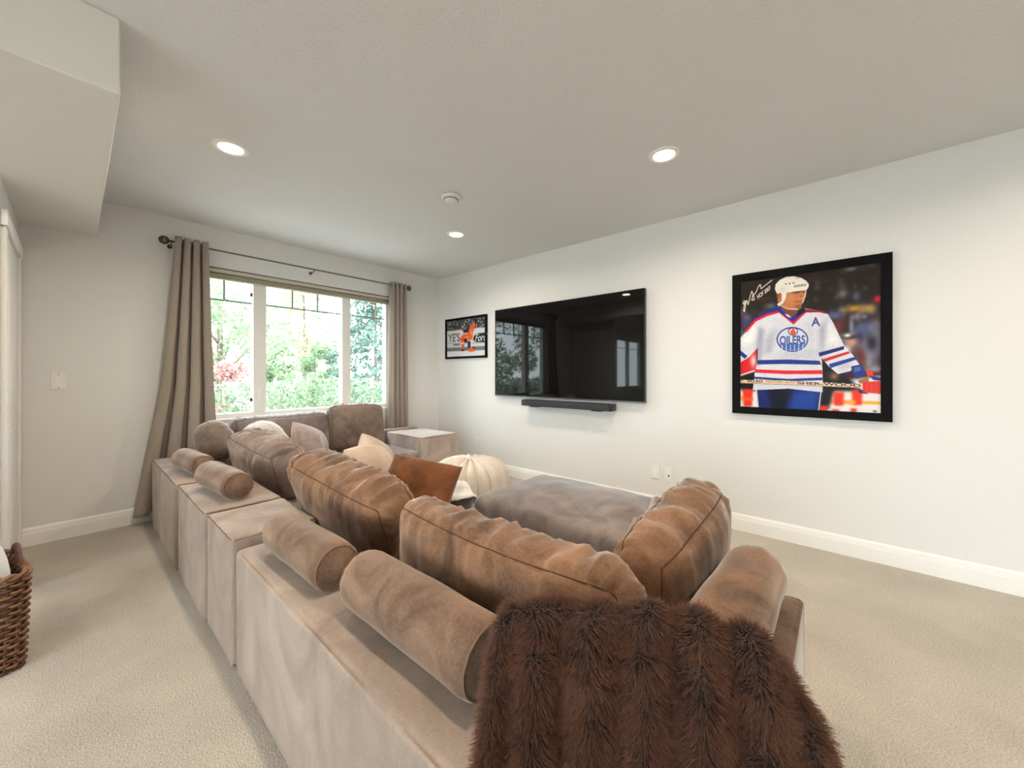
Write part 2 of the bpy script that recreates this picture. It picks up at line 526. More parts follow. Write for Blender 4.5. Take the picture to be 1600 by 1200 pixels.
# ------------------------------------------------------------------ ceiling fittings
M['lens'], nt, b = nmat('lit_downlight_lens')
setin(b, Base_Color=(1, .95, .88, 1), Emission_Color=(1.0, .86, .68, 1), Emission_Strength=14.0)
def pot(x, y, label, cat='downlight', visible=True):
    t = thing('recessed_downlight', label, cat, (x, y, HZ), 'recessed ceiling downlights')
    obj_from('trim_ring', lathe([(.088, -.0005), (.087, -.004), (.080, -.008), (.066, -.009), (.060, -.004), (.056, -.003)], 40, (x, y, HZ)), M['trim'], t)
    v, fc = lathe([(.0001, -.0035), (.03, -.0037), (.0595, -.0045)], 40, (x, y, HZ))
    obj_from('lens', (v, fc), M['lens'], t)
    ld = bpy.data.lights.new('downlight_lamp', 'AREA')
    ld.shape = 'DISK'; ld.size = .12; ld.energy = POT_POWER; ld.color = POT_COLOR
    ld.spread = math.radians(160)
    lo = bpy.data.objects.new('downlight_lamp', ld); COL.objects.link(lo)
    lo.parent = t; lo.location = (0, 0, -.012)
    return t
pot(.593, 2.66, 'lit recessed ceiling downlight nearest the bulkhead on the left')
pot(2.30, .803, 'lit recessed ceiling downlight above the large framed photograph')
pot(2.335, 2.72, 'lit recessed ceiling downlight beyond the smoke detector, smallest in view')
for i, (x, y, l) in enumerate(((.593, .78, 'recessed ceiling downlight directly above the camera'), (.593, -1.1, 'recessed downlight behind the camera on the left'),
                (2.30, -1.1, 'recessed downlight behind the camera on the right'), (-2.2, 2.2, 'recessed downlight over the side area near its window'),
                (-2.2, -.6, 'recessed downlight over the side area behind the camera'))):
    pot(x, y, l)

sd = thing('smoke_detector', 'round white smoke detector on the ceiling', 'smoke detector', (1.816, 2.17, HZ))
M['detector'] = plain('detector_plastic', (226, 224, 218), .45)
obj_from('base', lathe([(.0, -.0005), (.072, -.0005), (.074, -.012), (.070, -.020), (.056, -.024), (.0, -.024)], 36, (1.816, 2.17, HZ)), M['detector'], sd)
obj_from('sensor_cap', lathe([(.048, -.024), (.047, -.036), (.040, -.043), (.0, -.044)], 36, (1.816, 2.17, HZ)), M['detector'], sd)
obj_from('vent_ring', tube_data([(1.816 + .05 * math.cos(a), 2.17 + .05 * math.sin(a), HZ - .0255) for a in np.linspace(0, 2 * math.pi, 33)[:-1]], .0025, 6, True), M['slot'], sd)
hk = tube_data([(1.675, 3.91, HZ), (1.675, 3.91, HZ - .02), (1.685, 3.905, HZ - .035), (1.70, 3.90, HZ - .04), (1.708, 3.895, HZ - .03), (1.70, 3.895, HZ - .018)], .003, 8)
o = obj_from('ceiling_hook', merge([hk, lathe([(.0, -.003), (.011, -.003), (.012, 0)], 16, (1.675, 3.91, HZ))]), M['detector'], loc=(1.675, 3.91, HZ))
tag(o, 'tiny white hook on the ceiling before the window', 'hook')

# ------------------------------------------------------------------ switch and outlets
sw = thing('light_switch', 'white rocker light switch on wall left of the curtain', 'light switch', (-.072, DY, 1.127))
obj_from('face_plate', nbox(-.108, -.036, DY - .006, DY, 1.068, 1.186, r=.003, seg=2), M['plate'], sw, smooth=False)
bm = nbox(-.090, -.054, DY - .0095, DY - .006, 1.093, 1.161, r=.0015, seg=2)
obj_from('rocker', bm, M['trim'], sw, smooth=False)
for z in (1.078, 1.176):
    obj_from('screw', merge([(np.array([(-.072 + x, DY - .0065 + zz, z + y) for x, y, zz in lathe([(.0, -.0006), (.003, -.0005), (.0032, .0006)], 12)[0]]), lathe([(.0, -.0006), (.003, -.0005), (.0032, .0006)], 12)[1])]), M['slot'], sw)
def outlet(yc, zc, label, kind):
    t = thing('wall_outlet', label, 'outlet', (DX, yc, zc))
    obj_from('face_plate', nbox(DX - .006, DX, yc - .036, yc + .036, zc - .058, zc + .058, r=.003, seg=2), M['plate'], t, smooth=False)
    if kind == 'duplex':
        for dz in (-.02, .02):
            f = obj_from('socket', nbox(DX - .009, DX - .006, yc - .017, yc + .017, zc + dz - .015, zc + dz + .015, r=.0014, seg=2), M['trim'], t, smooth=False)
            for dy in (-.006, .006):
                obj_from('slot', nbox(DX - .0096, DX - .0088, yc + dy - .0012, yc + dy + .0012, zc + dz - .002, zc + dz + .008), M['slot'], f, smooth=False)
    else:
        f = obj_from('insert', nbox(DX - .0088, DX - .006, yc - .017, yc + .017, zc - .033, zc + .033, r=.0012, seg=2), M['trim'], t, smooth=False)
        if kind == 'jack':
            obj_from('port', nbox(DX - .0098, DX - .0087, yc - .007, yc + .007, zc - .022, zc - .010), M['slot'], f, smooth=False)
outlet(1.222, .330, 'white blank wall plate, left of the pair under the television', 'blank')
outlet(1.110, .334, 'white jack plate with dark port, right of the pair under the television', 'jack')
outlet(3.445, .338, 'white duplex outlet low on the wall near the far corner', 'duplex')

# ------------------------------------------------------------------ television and soundbar
M['screen'], nt, b = nmat('black_glass_screen')
setin(b, Base_Color=(.0035, .0035, .004, 1), Roughness=.03, Specular_IOR_Level=.3)
TY0, TY1, TZ0, TZ1 = 1.318, 3.135, .918, 1.937
TXF = DX - .055
tv = thing('television', 'large wall-mounted flat television with black glossy screen', 'television', (DX, (TY0 + TY1) / 2, TZ0))
kf = TXF / DX
ty0, ty1 = TY0 * kf, TY1 * kf
tz0, tz1 = CAM_H + (TZ0 - CAM_H) * kf, CAM_H + (TZ1 - CAM_H) * kf
obj_from('housing', nbox(TXF, DX - .022, ty0, ty1, tz0, tz1, r=.004, seg=2), M['black'], tv, smooth=False)
obj_from('screen', nbox(TXF - .0025, TXF - .0002, ty0 + .006, ty1 - .006, tz0 + .014, tz1 - .006), M['screen'], tv, smooth=False)
for nm, a in (('bezel_bottom', (ty0, ty1, tz0, tz0 + .0135)), ('bezel_top', (ty0, ty1, tz1 - .0055, tz1)),
              ('bezel_side', (ty0, ty0 + .0055, tz0 + .0135, tz1 - .0055)), ('bezel_side', (ty1 - .0055, ty1, tz0 + .0135, tz1 - .0055))):
    obj_from(nm, nbox(TXF - .003, TXF + .001, *a), M['metal'] if nm == 'bezel_bottom' else M['black'], tv, smooth=False)
obj_from('wall_mount', nbox(DX - .0225, DX, ty0 + .6, ty1 - .6, tz0 + .3, tz1 - .3), M['black'], tv, smooth=False)

M['sb'] = plain('charcoal_soundbar_cloth', (44, 46, 52), .6, bump=.3, bscale=500)
SBX0, SBX1 = DX - .125, DX - .025
sby0, sby1 = 1.575, 2.63
sb = thing('soundbar', 'slim charcoal soundbar mounted on wall under the television', 'soundbar', (SBX1, 2.1, .845))
obj_from('body', nbox(SBX0, SBX1, sby0 + .03, sby1, .838, .900, r=.008, seg=3), M['sb'], sb)
obj_from('end_cap', nbox(SBX0 - .001, SBX1 + .001, sby0, sby0 + .03, .837, .901, r=.008, seg=3), M['black'], sb)
obj_from('top_panel', nbox(SBX0 + .012, SBX1 - .01, sby0 + .05, sby1 - .02, .9005, .903, r=.0008, seg=1), M['black'], sb, smooth=False)
for y in (1.74, 2.48):
    obj_from('bracket', merge([(lambda bmm: ([tuple(v.co) for v in bmm.verts], [tuple(v.index for v in f.verts) for f in bmm.faces]))(q) for q in (nbox(SBX0 + .02, DX, y - .05, y + .05, .828, .8375), nbox(DX - .006, DX, y - .05, y + .05, .8375, .88))]), M['black'], sb, smooth=False)

# ------------------------------------------------------------------ picture prints: painted as one colour per vertex of a fine flat sheet
def homography(src):
    dst = [(0, 0), (1, 0), (1, 1), (0, 1)]
    A = []
    for (x, y), (u, v) in zip(src, dst):
        A.append([x, y, 1, 0, 0, 0, -u * x, -u * y]); A.append([0, 0, 0, x, y, 1, -v * x, -v * y])
    h = np.linalg.solve(np.array(A, float), np.array([c for p in dst for c in p], float))
    h = np.append(h, 1).reshape(3, 3)
    def f(P):
        P = np.asarray(P, float)
        q = np.c_[P, np.ones(len(P))] @ h.T
        return q[:, :2] / q[:, 2:3]
    return f

def boxblur(a, r):
    r = int(r)
    if r < 1: return a
    for ax in (0, 1):
        for _ in range(2):
            pad = [(0, 0)] * a.ndim; pad[ax] = (r + 1, r)
            c = np.cumsum(np.pad(a, pad, mode='edge'), axis=ax)
            n = a.shape[ax]
            hi = np.take(c, np.arange(2 * r + 1, 2 * r + 1 + n), axis=ax)
            lo = np.take(c, np.arange(0, n), axis=ax)
            a = (hi - lo) / (2 * r + 1)
    return a

class Print:
    """a small painter: polygons, blobs and strokes in unit picture coordinates (v down)"""
    def __init__(s, W, H, src):
        s.W, s.H = W, H
        s.px = np.zeros((H, W, 3))
        s.h = homography(src)
        s.U, s.V = np.meshgrid((np.arange(W) + .5) / W, (np.arange(H) + .5) / H)
    def mask(s, pts, blur=0):
        q = s.h(pts)
        x, y = q[:, 0], q[:, 1]
        m = np.zeros((s.H, s.W), bool)
        for i in range(len(q)):
            x0, y0, x1, y1 = x[i - 1], y[i - 1], x[i], y[i]
            if y0 == y1: continue
            c = (y0 > s.V) != (y1 > s.V)
            m ^= c & (s.U < (x1 - x0) * (s.V - y0) / (y1 - y0) + x0)
        m = m.astype(float)
        return boxblur(m, blur) if blur else m
    def fill(s, rgb, m):
        c = np.array(rgb, float)
        s.px = s.px * (1 - m[..., None]) + c * m[..., None]
    def poly(s, rgb, pts, blur=0):
        s.fill(rgb, s.mask(pts, blur))
    def blob(s, rgb, x, y, rx, ry, a=1.0, p=1.0):
        c = s.h([(x, y)])[0]; e = s.h([(x + rx, y), (x, y + ry)])
        ru, rv = abs(e[0, 0] - c[0]), abs(e[1, 1] - c[1])
        d = ((s.U - c[0]) / ru) ** 2 + ((s.V - c[1]) / rv) ** 2
        s.fill(rgb, a * np.exp(-(d ** p) * 1.2))
    def ellipse(s, rgb, x, y, rx, ry):
        t = np.linspace(0, 2 * math.pi, 40)[:-1]
        s.poly(rgb, [(x + rx * math.cos(a), y + ry * math.sin(a)) for a in t])
    def stroke(s, rgb, pts, w):
        for (x0, y0), (x1, y1) in zip(pts[:-1], pts[1:]):
            d = math.hypot(x1 - x0, y1 - y0) or 1
            nx, ny = -(y1 - y0) / d * w / 2, (x1 - x0) / d * w / 2
            ex, ey = (x1 - x0) / d * w * .3, (y1 - y0) / d * w * .3
            s.poly(rgb, [(x0 - ex + nx, y0 - ey + ny), (x1 + ex + nx, y1 + ey + ny), (x1 + ex - nx, y1 + ey - ny), (x0 - ex - nx, y0 - ey - ny)])
    def speckle(s, amp, r, m=1.0):
        n = boxblur(rng.normal(0, 1, (s.H, s.W, 1)), r) * max(1, r) * 2
        s.px = np.clip(s.px + n * amp * (m[..., None] if hasattr(m, 'shape') else m), 0, 255)

def print_material(name):
    m, nt, b = nmat(name)
    at = nt.nodes.new('ShaderNodeAttribute'); at.attribute_name = 'ink'
    nt.links.new(at.outputs['Color'], b.inputs['Base Color'])
    setin(b, Roughness=.35, Specular_IOR_Level=.12)
    return m

def print_sheet(name, P, x, y_left, y_right, z_bot, z_top, parent, mat):
    """flat sheet on the right wall facing -X; u runs from y_left (left in the photo) to y_right"""
    H, W = P.H // 2, P.W // 2
    px = P.px.reshape(H, 2, W, 2, 3).mean(axis=(1, 3))
    us = (np.arange(W) + .5) / W; us[0] = 0; us[-1] = 1
    vs = (np.arange(H) + .5) / H; vs[0] = 0; vs[-1] = 1
    U, Vv = np.meshgrid(us, vs)
    pts = np.stack([np.full(U.size, x), (y_left + (y_right - y_left) * U).ravel(), (z_top + (z_bot - z_top) * Vv).ravel()], 1)
    idx = np.arange(H * W).reshape(H, W)
    q = np.stack([idx[:-1, :-1], idx[1:, :-1], idx[1:, 1:], idx[:-1, 1:]], -1).reshape(-1, 4)
    o = obj_from(name, (pts, q.tolist()), mat, parent, smooth=False)
    c = np.clip(px.reshape(-1, 3) / 255, 0, 1)
    c = np.where(c <= .04045, c / 12.92, ((c + .055) / 1.055) ** 2.4)
    col = o.data.attributes.new('ink', 'FLOAT_COLOR', 'POINT')
    col.data.foreach_set('color', np.c_[c, np.ones(len(c))].ravel().astype(np.float32))
    return o

def lettering(name, text, P, quad, x, y_left, y_right, z_bot, z_top, rgb, parent, bold=0.0, shear=0.0):
    """flat printed letters stretched into a quad given in picture-source coordinates (tl, tr, br, bl)"""
    cu = bpy.data.curves.new('letters', 'FONT')
    cu.body = text; cu.size = 1; cu.offset = bold; cu.shear = shear
    to = bpy.data.objects.new('letters', cu); COL.objects.link(to)
    dg = bpy.context.evaluated_depsgraph_get(); dg.update()
    me = bpy.data.meshes.new_from_object(to.evaluated_get(dg))
    bpy.data.objects.remove(to)
    co = np.array([v.co[:2] for v in me.vertices])
    lo, hi = co.min(0), co.max(0)
    uv = (co - lo) / (hi - lo)
    q = P.h(quad)
    s, t = uv[:, :1], 1 - uv[:, 1:]
    p = q[0] * (1 - s) * (1 - t) + q[1] * s * (1 - t) + q[2] * s * t + q[3] * (1 - s) * t
    V = np.c_[np.full(len(p), x), y_left + (y_right - y_left) * p[:, 0], z_top + (z_bot - z_top) * p[:, 1]]
    fc = [tuple(f.vertices) for f in me.polygons]
    bpy.data.meshes.remove(me)
    key = 'ink_%d_%d_%d' % rgb
    if key not in M: M[key] = plain('printed_' + key, rgb, .35)
    return obj_from(name, (V, fc), M[key], parent, smooth=False)

def frame(t, y0, y1, z0, z1, w, d, mat):
    """four mitred mouldings on the right wall"""
    xf = DX - d
    for nm, pts in (('frame_top', [(y0, z1), (y1, z1), (y1 - w, z1 - w), (y0 + w, z1 - w)]), ('frame_bottom', [(y0, z0), (y1, z0), (y1 - w, z0 + w), (y0 + w, z0 + w)]),
                    ('frame_side', [(y0, z0), (y0, z1), (y0 + w, z1 - w), (y0 + w, z0 + w)]), ('frame_side', [(y1, z0), (y1, z1), (y1 - w, z1 - w), (y1 - w, z0 + w)])):
        V = [(xf if k < 2 else xf + .006, y, z) for k, (y, z) in enumerate(pts)] + [(DX - .001, y, z) for y, z in pts]
        Fc = [(0, 1, 2, 3), (4, 7, 6, 5), (0, 4, 5, 1), (1, 5, 6, 2), (2, 6, 7, 3), (3, 7, 4, 0)]
        bm = bmesh.new()
        vs = [bm.verts.new(v) for v in V]
        for f in Fc: bm.faces.new([vs[i] for i in f])
        bmesh.ops.recalc_face_normals(bm, faces=bm.faces)
        obj_from(nm, bm, mat, t, smooth=False)

# --- large signed hockey photograph
PY0, PY1, PZ0, PZ1 = -.228, .633, .883, 1.922
FW = .052
P = Print(640, 780, [(97, 243), (1037, 115), (1037, 1113), (100, 1070)])
P.px[:] = (38, 30, 24)
for k in range(150):     # blurred crowd
    x, y = rng.uniform(90, 1040), rng.uniform(430, 860)
    c = [(70, 60, 90), (120, 115, 140), (60, 30, 30), (30, 28, 40), (90, 100, 140), (150, 140, 150), (70, 50, 45)][rng.integers(7)]
    P.blob(c, x, y, rng.uniform(15, 40), rng.uniform(15, 45), .7)
for k in range(26):
    P.blob((90, 90, 100) if k % 2 else (70, 52, 40), rng.uniform(560, 1030), rng.uniform(140, 420), rng.uniform(12, 30), rng.uniform(10, 22), .45)
for a in [((120, 130, 140), 850, 170, 40, 14, .7), ((150, 150, 165), 790, 330, 35, 35, .6), ((110, 120, 150), 880, 345, 30, 35, .6), ((100, 115, 125), 320, 408, 40, 22, .8), ((90, 40, 34), 280, 360, 60, 18, .5),
          ((70, 70, 120), 170, 520, 50, 35, .7), ((120, 120, 160), 130, 590, 40, 30, .6), ((196, 142, 44), 865, 425, 55, 24, .95), ((190, 138, 44), 960, 425, 40, 24, .9), ((150, 130, 40), 800, 435, 30, 18, .7),
          ((205, 30, 34), 1018, 365, 30, 26, 1), ((96, 110, 150), 745, 470, 40, 30, .8), ((130, 50, 60), 760, 540, 45, 50, .7), ((150, 150, 175), 848, 540, 18, 70, .8), ((60, 80, 130), 920, 560, 50, 50, .8),
          ((165, 160, 180), 950, 700, 80, 120, .75), ((160, 155, 175), 1010, 620, 40, 120, .6), ((26, 26, 34), 980, 650, 45, 60, .95), ((40, 46, 90), 900, 610, 35, 45, .8),
          ((225, 222, 228), 1000, 840, 80, 40, .8), ((96, 40, 34), 905, 740, 42, 70, .95), ((214, 206, 214), 815, 690, 40, 40, .95), ((206, 146, 116), 850, 640, 40, 36, 1), ((24, 26, 28), 835, 610, 52, 16, 1), ((232, 232, 228), 822, 600, 26, 14, 1)]:
    P.blob(*a)
ICE = (232, 226, 226)
P.poly((60, 24, 26), [(95, 860), (1040, 830), (1040, 900), (95, 900)], 10)
P.poly(ICE, [(690, 905), (1045, 860), (1045, 1125), (660, 1105)], 8)
P.poly(ICE, [(95, 930), (260, 930), (260, 1085), (95, 1075)], 8)
P.poly((16, 12, 16), [(100, 880), (240, 840), (230, 960), (140, 960), (100, 930)], 8)
P.poly((236, 170, 60), [(900, 1022), (1035, 1026), (1035, 1046), (900, 1044)], 3)
P.poly((240, 150, 60), [(690, 1015), (900, 1020), (900, 1045), (690, 1042)], 6)
P.poly((240, 160, 60), [(100, 990), (140, 990), (140, 1025), (100, 1025)], 4)
P.poly((18, 14, 16), [(640, 770), (730, 800), (860, 900), (900, 960), (735, 960), (700, 1075), (640, 1075)], 8)
P.blob((170, 120, 80), 735, 862, 32, 28, .9); P.blob((60, 40, 30), 700, 850, 40, 25, .5)
for x, y, w, h in ((765, 1010, 36, 44), (885, 1000, 36, 50), (172, 1005, 34, 56), (665, 1075, 30, 22), (745, 1088, 26, 10), (862, 1085, 22, 14)):
    P.poly((228, 52, 30), [(x - w, y - h), (x + w, y - h), (x + w * .8, y + h), (x - w * .8, y + h)], 5)
P.poly((240, 90, 50), [(140, 1005), (205, 1005), (205, 1022), (140, 1022)], 4)
P.poly((235, 170, 60), [(835, 1020), (880, 1020), (870, 1046), (835, 1046)], 5)
# left glove / stick arm
P.poly((214, 30, 36), [(100, 800), (228, 682), (230, 830), (100, 868)], 2)
P.blob((226, 210, 214), 207, 765, 22, 46, .95); P.stroke((226, 210, 206), [(104, 866), (214, 830)], 9)
# trousers
P.poly((22, 36, 104), [(222, 930), (655, 925), (630, 1092), (236, 1074)], 1)
P.poly((8, 10, 24), [(300, 940), (470, 940), (425, 1082), (330, 1078)], 14)
P.poly((28, 62, 146), [(480, 960), (640, 950), (620, 1088), (440, 1082)], 16)
for k in range(5): P.stroke((26, 66, 156), [(470, 985 + k * 20), (600, 975 + k * 22)], 4)
P.stroke((226, 214, 214), [(226, 940), (240, 1074)], 8); P.stroke((226, 206, 206), [(652, 950), (634, 1092)], 7)
# jersey
JW = (214, 214, 222)
jersey = [(100, 640), (150, 585), (215, 505), (300, 462), (372, 430), (450, 470), (540, 425), (640, 437), (690, 455), (730, 520), (800, 665), (860, 730), (900, 790), (840, 830), (760, 850), (700, 800), (655, 745), (662, 900), (660, 968), (440, 945), (205, 955), (216, 850), (236, 760), (236, 680), (180, 740), (100, 790)]
mj = P.mask(jersey)
P.fill(JW, mj)
def fold(rgb, pts, bl, a):
    m = P.mask(pts, bl) * mj * min(1, a * 1.35)
    P.fill(rgb, m)
fold((150, 152, 172), [(236, 540), (275, 560), (250, 800), (228, 800)], 12, .8)
fold((152, 154, 174), [(640, 560), (690, 480), (672, 640), (650, 760)], 12, .75)
fold((164, 166, 184), [(300, 600), (360, 540), (330, 700), (270, 740)], 14, .6)
fold((236, 234, 236), [(130, 620), (230, 520), (220, 620), (120, 690)], 14, .8)
fold((236, 234, 236), [(690, 500), (730, 560), (770, 650), (700, 660)], 12, .7)
fold((182, 184, 198), [(420, 700), (640, 680), (640, 760), (300, 760)], 18, .5)
fold((186, 186, 200), [(550, 470), (600, 560), (610, 680), (570, 640)], 16, .5)
fold((188, 190, 202), [(760, 800), (830, 760), (850, 800), (770, 840)], 8, .6)
P.speckle(5, 3, mj)
BL, RD = (32, 52, 132), (206, 26, 46)
def onj(rgb, pts, bl=0):
    P.fill(rgb, P.mask(pts, bl) * mj)
# shoulder yoke: blue outside red
P.stroke((46, 44, 140), [(215, 500), (300, 455), (372, 424)], 26)
P.stroke(RD, [(160, 572), (220, 502), (300, 466), (372, 446)], 15)
P.poly((150, 24, 56), [(535, 428), (640, 436), (690, 452), (690, 462), (640, 450), (540, 452)], 0)
# neck, collar
P.poly((120, 74, 50), [(380, 395), (520, 410), (520, 470), (455, 485), (390, 440)], 1)
P.poly(RD, [(360, 440), (384, 428), (462, 508), (535, 436), (556, 448), (470, 530)])
P.poly((44, 46, 140), [(356, 436), (384, 420), (400, 440), (455, 484), (520, 430), (544, 424), (545, 446), (466, 512)])
P.poly((22, 24, 40), [(500, 436), (540, 420), (548, 446), (490, 478)], 1)
P.poly((226, 222, 226), [(412, 458), (440, 468), (456, 486), (430, 478)], 0)
# body stripes
onj(BL, [(236, 760), (440, 756), (640, 764), (652, 790), (440, 786), (232, 788)])
onj((222, 30, 40), [(222, 820), (440, 828), (655, 824), (660, 850), (440, 852), (218, 842)])
onj(BL, [(214, 868), (440, 882), (660, 872), (660, 890), (440, 898), (212, 882)])
# sleeve stripes
onj(BL, [(100, 680), (170, 735), (150, 752), (100, 712)])
onj(BL, [(100, 725), (125, 765), (100, 785)])
P.poly((34, 44, 112), [(634, 712), (800, 668), (800, 690), (640, 738)])
P.poly((208, 34, 46), [(665, 752), (830, 702), (838, 716), (672, 772)])
P.poly((38, 60, 146), [(700, 786), (868, 738), (880, 756), (712, 812)])
P.poly((34, 54, 134), [(846, 800), (910, 786), (950, 852), (880, 880), (848, 830)])
P.poly((150, 110, 70), [(888, 890), (960, 868), (960, 902), (900, 912)], 2)
for k in range(3): P.stroke((150, 164, 206), [(868, 812 + k * 10), (906, 804 + k * 10)], 3)
P.poly((226, 64, 30), [(940, 822), (990, 835), (990, 866), (950, 862)], 1)
P.poly((40, 56, 130), [(960, 858), (1037, 872), (1037, 892), (990, 888)], 1)
# shirt tail below the stick
P.poly((206, 206, 216), [(212, 912), (440, 908), (660, 932), (658, 968), (590, 946), (400, 938), (205, 955)], 1)
# hockey stick and right glove
P.poly((226, 196, 158), [(104, 888), (400, 892), (915, 915), (915, 938), (400, 916), (104, 908)])
P.stroke((120, 84, 60), [(104, 910), (400, 918), (915, 940)], 3)
P.poly((40, 44, 96), [(880, 940), (940, 960), (960, 978), (900, 972)], 2)
for k in range(4):
    P.poly((226 - 14 * (k % 2), 48 + 10 * (k % 2), 40), [(918 + k * 29, 902 - k * 2), (950 + k * 29, 898 - k * 2), (950 + k * 29, 970 + k * 3), (922 + k * 29, 966 + k * 3)], 1)
# head
P.poly((196, 122, 80), [(362, 330), (400, 320), (420, 345), (424, 320), (555, 300), (552, 345), (530, 385), (515, 420), (480, 436), (420, 420), (385, 395), (366, 380)], 1)
P.blob((210, 140, 96), 450, 350, 30, 34, .7); P.blob((222, 148, 104), 520, 350, 18, 20, .6)
P.blob((70, 40, 30), 490, 318, 32, 10, .8); P.blob((80, 46, 34), 540, 318, 14, 9, .7)
P.blob((96, 52, 38), 520, 345, 12, 7, .6); P.stroke((130, 64, 50), [(478, 382), (522, 380)], 6)
P.blob((110, 66, 46), 500, 412, 26, 14, .7); P.blob((120, 68, 44), 372, 345, 12, 24, .8)
P.poly((232, 226, 214), [(348, 300), (352, 268), (378, 240), (420, 220), (470, 216), (520, 226), (552, 245), (570, 268), (566, 290), (555, 304), (424, 322), (418, 360), (400, 392), (372, 412), (362, 396), (392, 378), (394, 330), (384, 322), (362, 330)], 0)
P.stroke((226, 218, 208), [(550, 300), (545, 340), (530, 388)], 6)
P.stroke((222, 212, 200), [(384, 404), (430, 428), (500, 430)], 5)
P.blob((196, 190, 184), 400, 300, 40, 20, .5)
for x in (420, 444, 470): P.ellipse((40, 36, 36), x, 266 - (x - 420) * .12, 6, 4)
P.blob((150, 140, 130), 495, 228, 16, 5, .6)
for k in range(9): P.stroke((44, 40, 42), [(474 + k * 9, 288 - k * 1.2), (476 + k * 9 + (k % 3), 274 - k * 1.2)], 4)   # illegible mark on the helmet

# crest
P.ellipse((44, 60, 130), 463, 626, 104, 81); P.ellipse((206, 210, 226), 463, 626, 95, 72)
m = P.mask([(360, 655), (570, 655), (570, 715), (360, 715)])
t = np.linspace(0, 2 * math.pi, 40)[:-1]
P.fill((58, 96, 178), m * P.mask([(463 + 92 * math.cos(a), 626 + 70 * math.sin(a)) for a in t]))
for k in range(6): P.stroke((206, 210, 226), [(396 + k * 27, 660), (396 + k * 27, 700)], 5)
P.ellipse((44, 60, 130), 467, 574, 33, 27); P.ellipse((230, 220, 220), 467, 575, 26, 21)
P.poly((232, 70, 30), [(467, 550), (480, 568), (488, 582), (478, 594), (467, 596), (456, 594), (446, 582), (454, 568)])
# signature strokes
WH = (232, 220, 206)
P.stroke(WH, [(146, 372), (138, 392), (148, 400), (160, 376), (152, 420), (148, 446), (142, 440), (146, 410), (150, 380), (164, 372), (172, 400), (186, 340), (196, 312), (204, 330), (196, 372), (214, 366), (206, 340), (224, 318), (240, 280), (252, 268), (256, 296), (280, 278), (328, 240)], 5)
# maker's mark in the corner
P.blob((40, 40, 44), 1000, 1089, 14, 6, .9)
P.px = np.clip(P.px, 0, 255)
pic = thing('framed_hockey_photo', 'large black-framed signed photograph of a hockey player in white jersey', 'picture', (DX, (PY0 + PY1) / 2, PZ0))
frame(pic, PY0, PY1, PZ0, PZ1, FW, .034, M['blackmatte'])
obj_from('backing', nbox(DX - .016, DX - .002, PY0 + FW * .5, PY1 - FW * .5, PZ0 + FW * .5, PZ1 - FW * .5), M['blackmatte'], pic, smooth=False)
pin = (PY1 - .028, PY0 + .052, PZ0 + .040, PZ1 - .040)
geo = (pin[0], pin[1], pin[2], pin[3])
PM = print_material('glossy_photo_print')
sheet = print_sheet('photo_print', P, DX - .0175, *geo, pic, PM)
def lt(text, quad, rgb, **k):
    return lettering('printed_lettering', text, P, quad, DX - .0181, *geo, rgb, sheet, **k)
lt('OILERS', [(380, 604), (546, 598), (548, 656), (380, 662)], (40, 62, 140), bold=.035)
lt('A', [(590, 482), (640, 480), (646, 540), (586, 540)], (60, 50, 130), bold=.03)
lt('P. 9030', [(116, 886), (268, 888), (268, 908), (116, 906)], (60, 34, 30), bold=.02)
lt('FEATHER-GLAS', [(294, 892), (478, 898), (478, 911), (294, 906)], (120, 84, 70))
lt('SHER-WOOD', [(496, 898), (910, 914), (910, 934), (496, 916)], (60, 32, 34), bold=.03)
lt('HOF 2007', [(228, 338), (316, 276), (322, 300), (236, 364)], WH, bold=.012)

# --- small black and white picture with an orange player
QY0, QY1, QZ0, QZ1 = 3.261, 4.036, 1.378, 1.906
Q = Print(360, 260, [(135, 300), (910, 205), (915, 1030), (130, 1055)])
Q.px[:] = (200, 202, 202)
Q.poly((60, 62, 64), [(120, 290), (930, 190), (930, 440), (120, 500)], 2)
for k in range(240):
    x = rng.uniform(130, 915); y = rng.uniform(230, 480)
    g = rng.choice([30, 60, 120, 175, 210])
    Q.blob((g, g, g), x, y, rng.uniform(6, 16), rng.uniform(10, 26), .8)
Q.poly((206, 208, 208), [(120, 505), (930, 430), (930, 830), (120, 830)], 1)
Q.poly((160, 164, 164), [(120, 755), (930, 745), (930, 765), (120, 775)], 1)
Q.poly((112, 116, 116), [(130, 860), (930, 825), (930, 920), (130, 940)], 2)
Q.poly((216, 220, 220), [(120, 935), (930, 915), (930, 1060), (120, 1060)], 2)
Q.poly((96, 98, 98), [(260, 780), (400, 775), (400, 805), (260, 810)], 1)
Q.poly((40, 44, 46), [(675, 680), (690, 610), (760, 560), (930, 540), (930, 745), (760, 745), (690, 720)], 1)
OR, NV, LO = (232, 96, 40), (36, 36, 84), (240, 160, 120)
Q.blob((230, 224, 216), 430, 540, 50, 60, .7)
Q.poly(NV, [(450, 470), (530, 450), (600, 440), (600, 540), (480, 540)], 2)
Q.poly((140, 120, 60), [(475, 420), (530, 410), (530, 470), (480, 480)], 2)
Q.poly(OR, [(600, 440), (680, 330), (730, 370), (700, 440), (670, 540), (660, 690), (560, 700), (540, 600)], 2)
Q.poly((40, 24, 30), [(660, 260), (740, 250), (760, 340), (700, 360)], 4)
Q.blob((240, 150, 120), 690, 330, 20, 40, .8)
Q.poly(OR, [(400, 660), (480, 560), (580, 580), (620, 640), (480, 720), (420, 740)], 2)
Q.blob(LO, 540, 640, 50, 20, .8); Q.blob((240, 200, 170), 640, 540, 20, 60, .6)
Q.poly((60, 30, 50), [(470, 680), (540, 660), (560, 740), (500, 760)], 2)
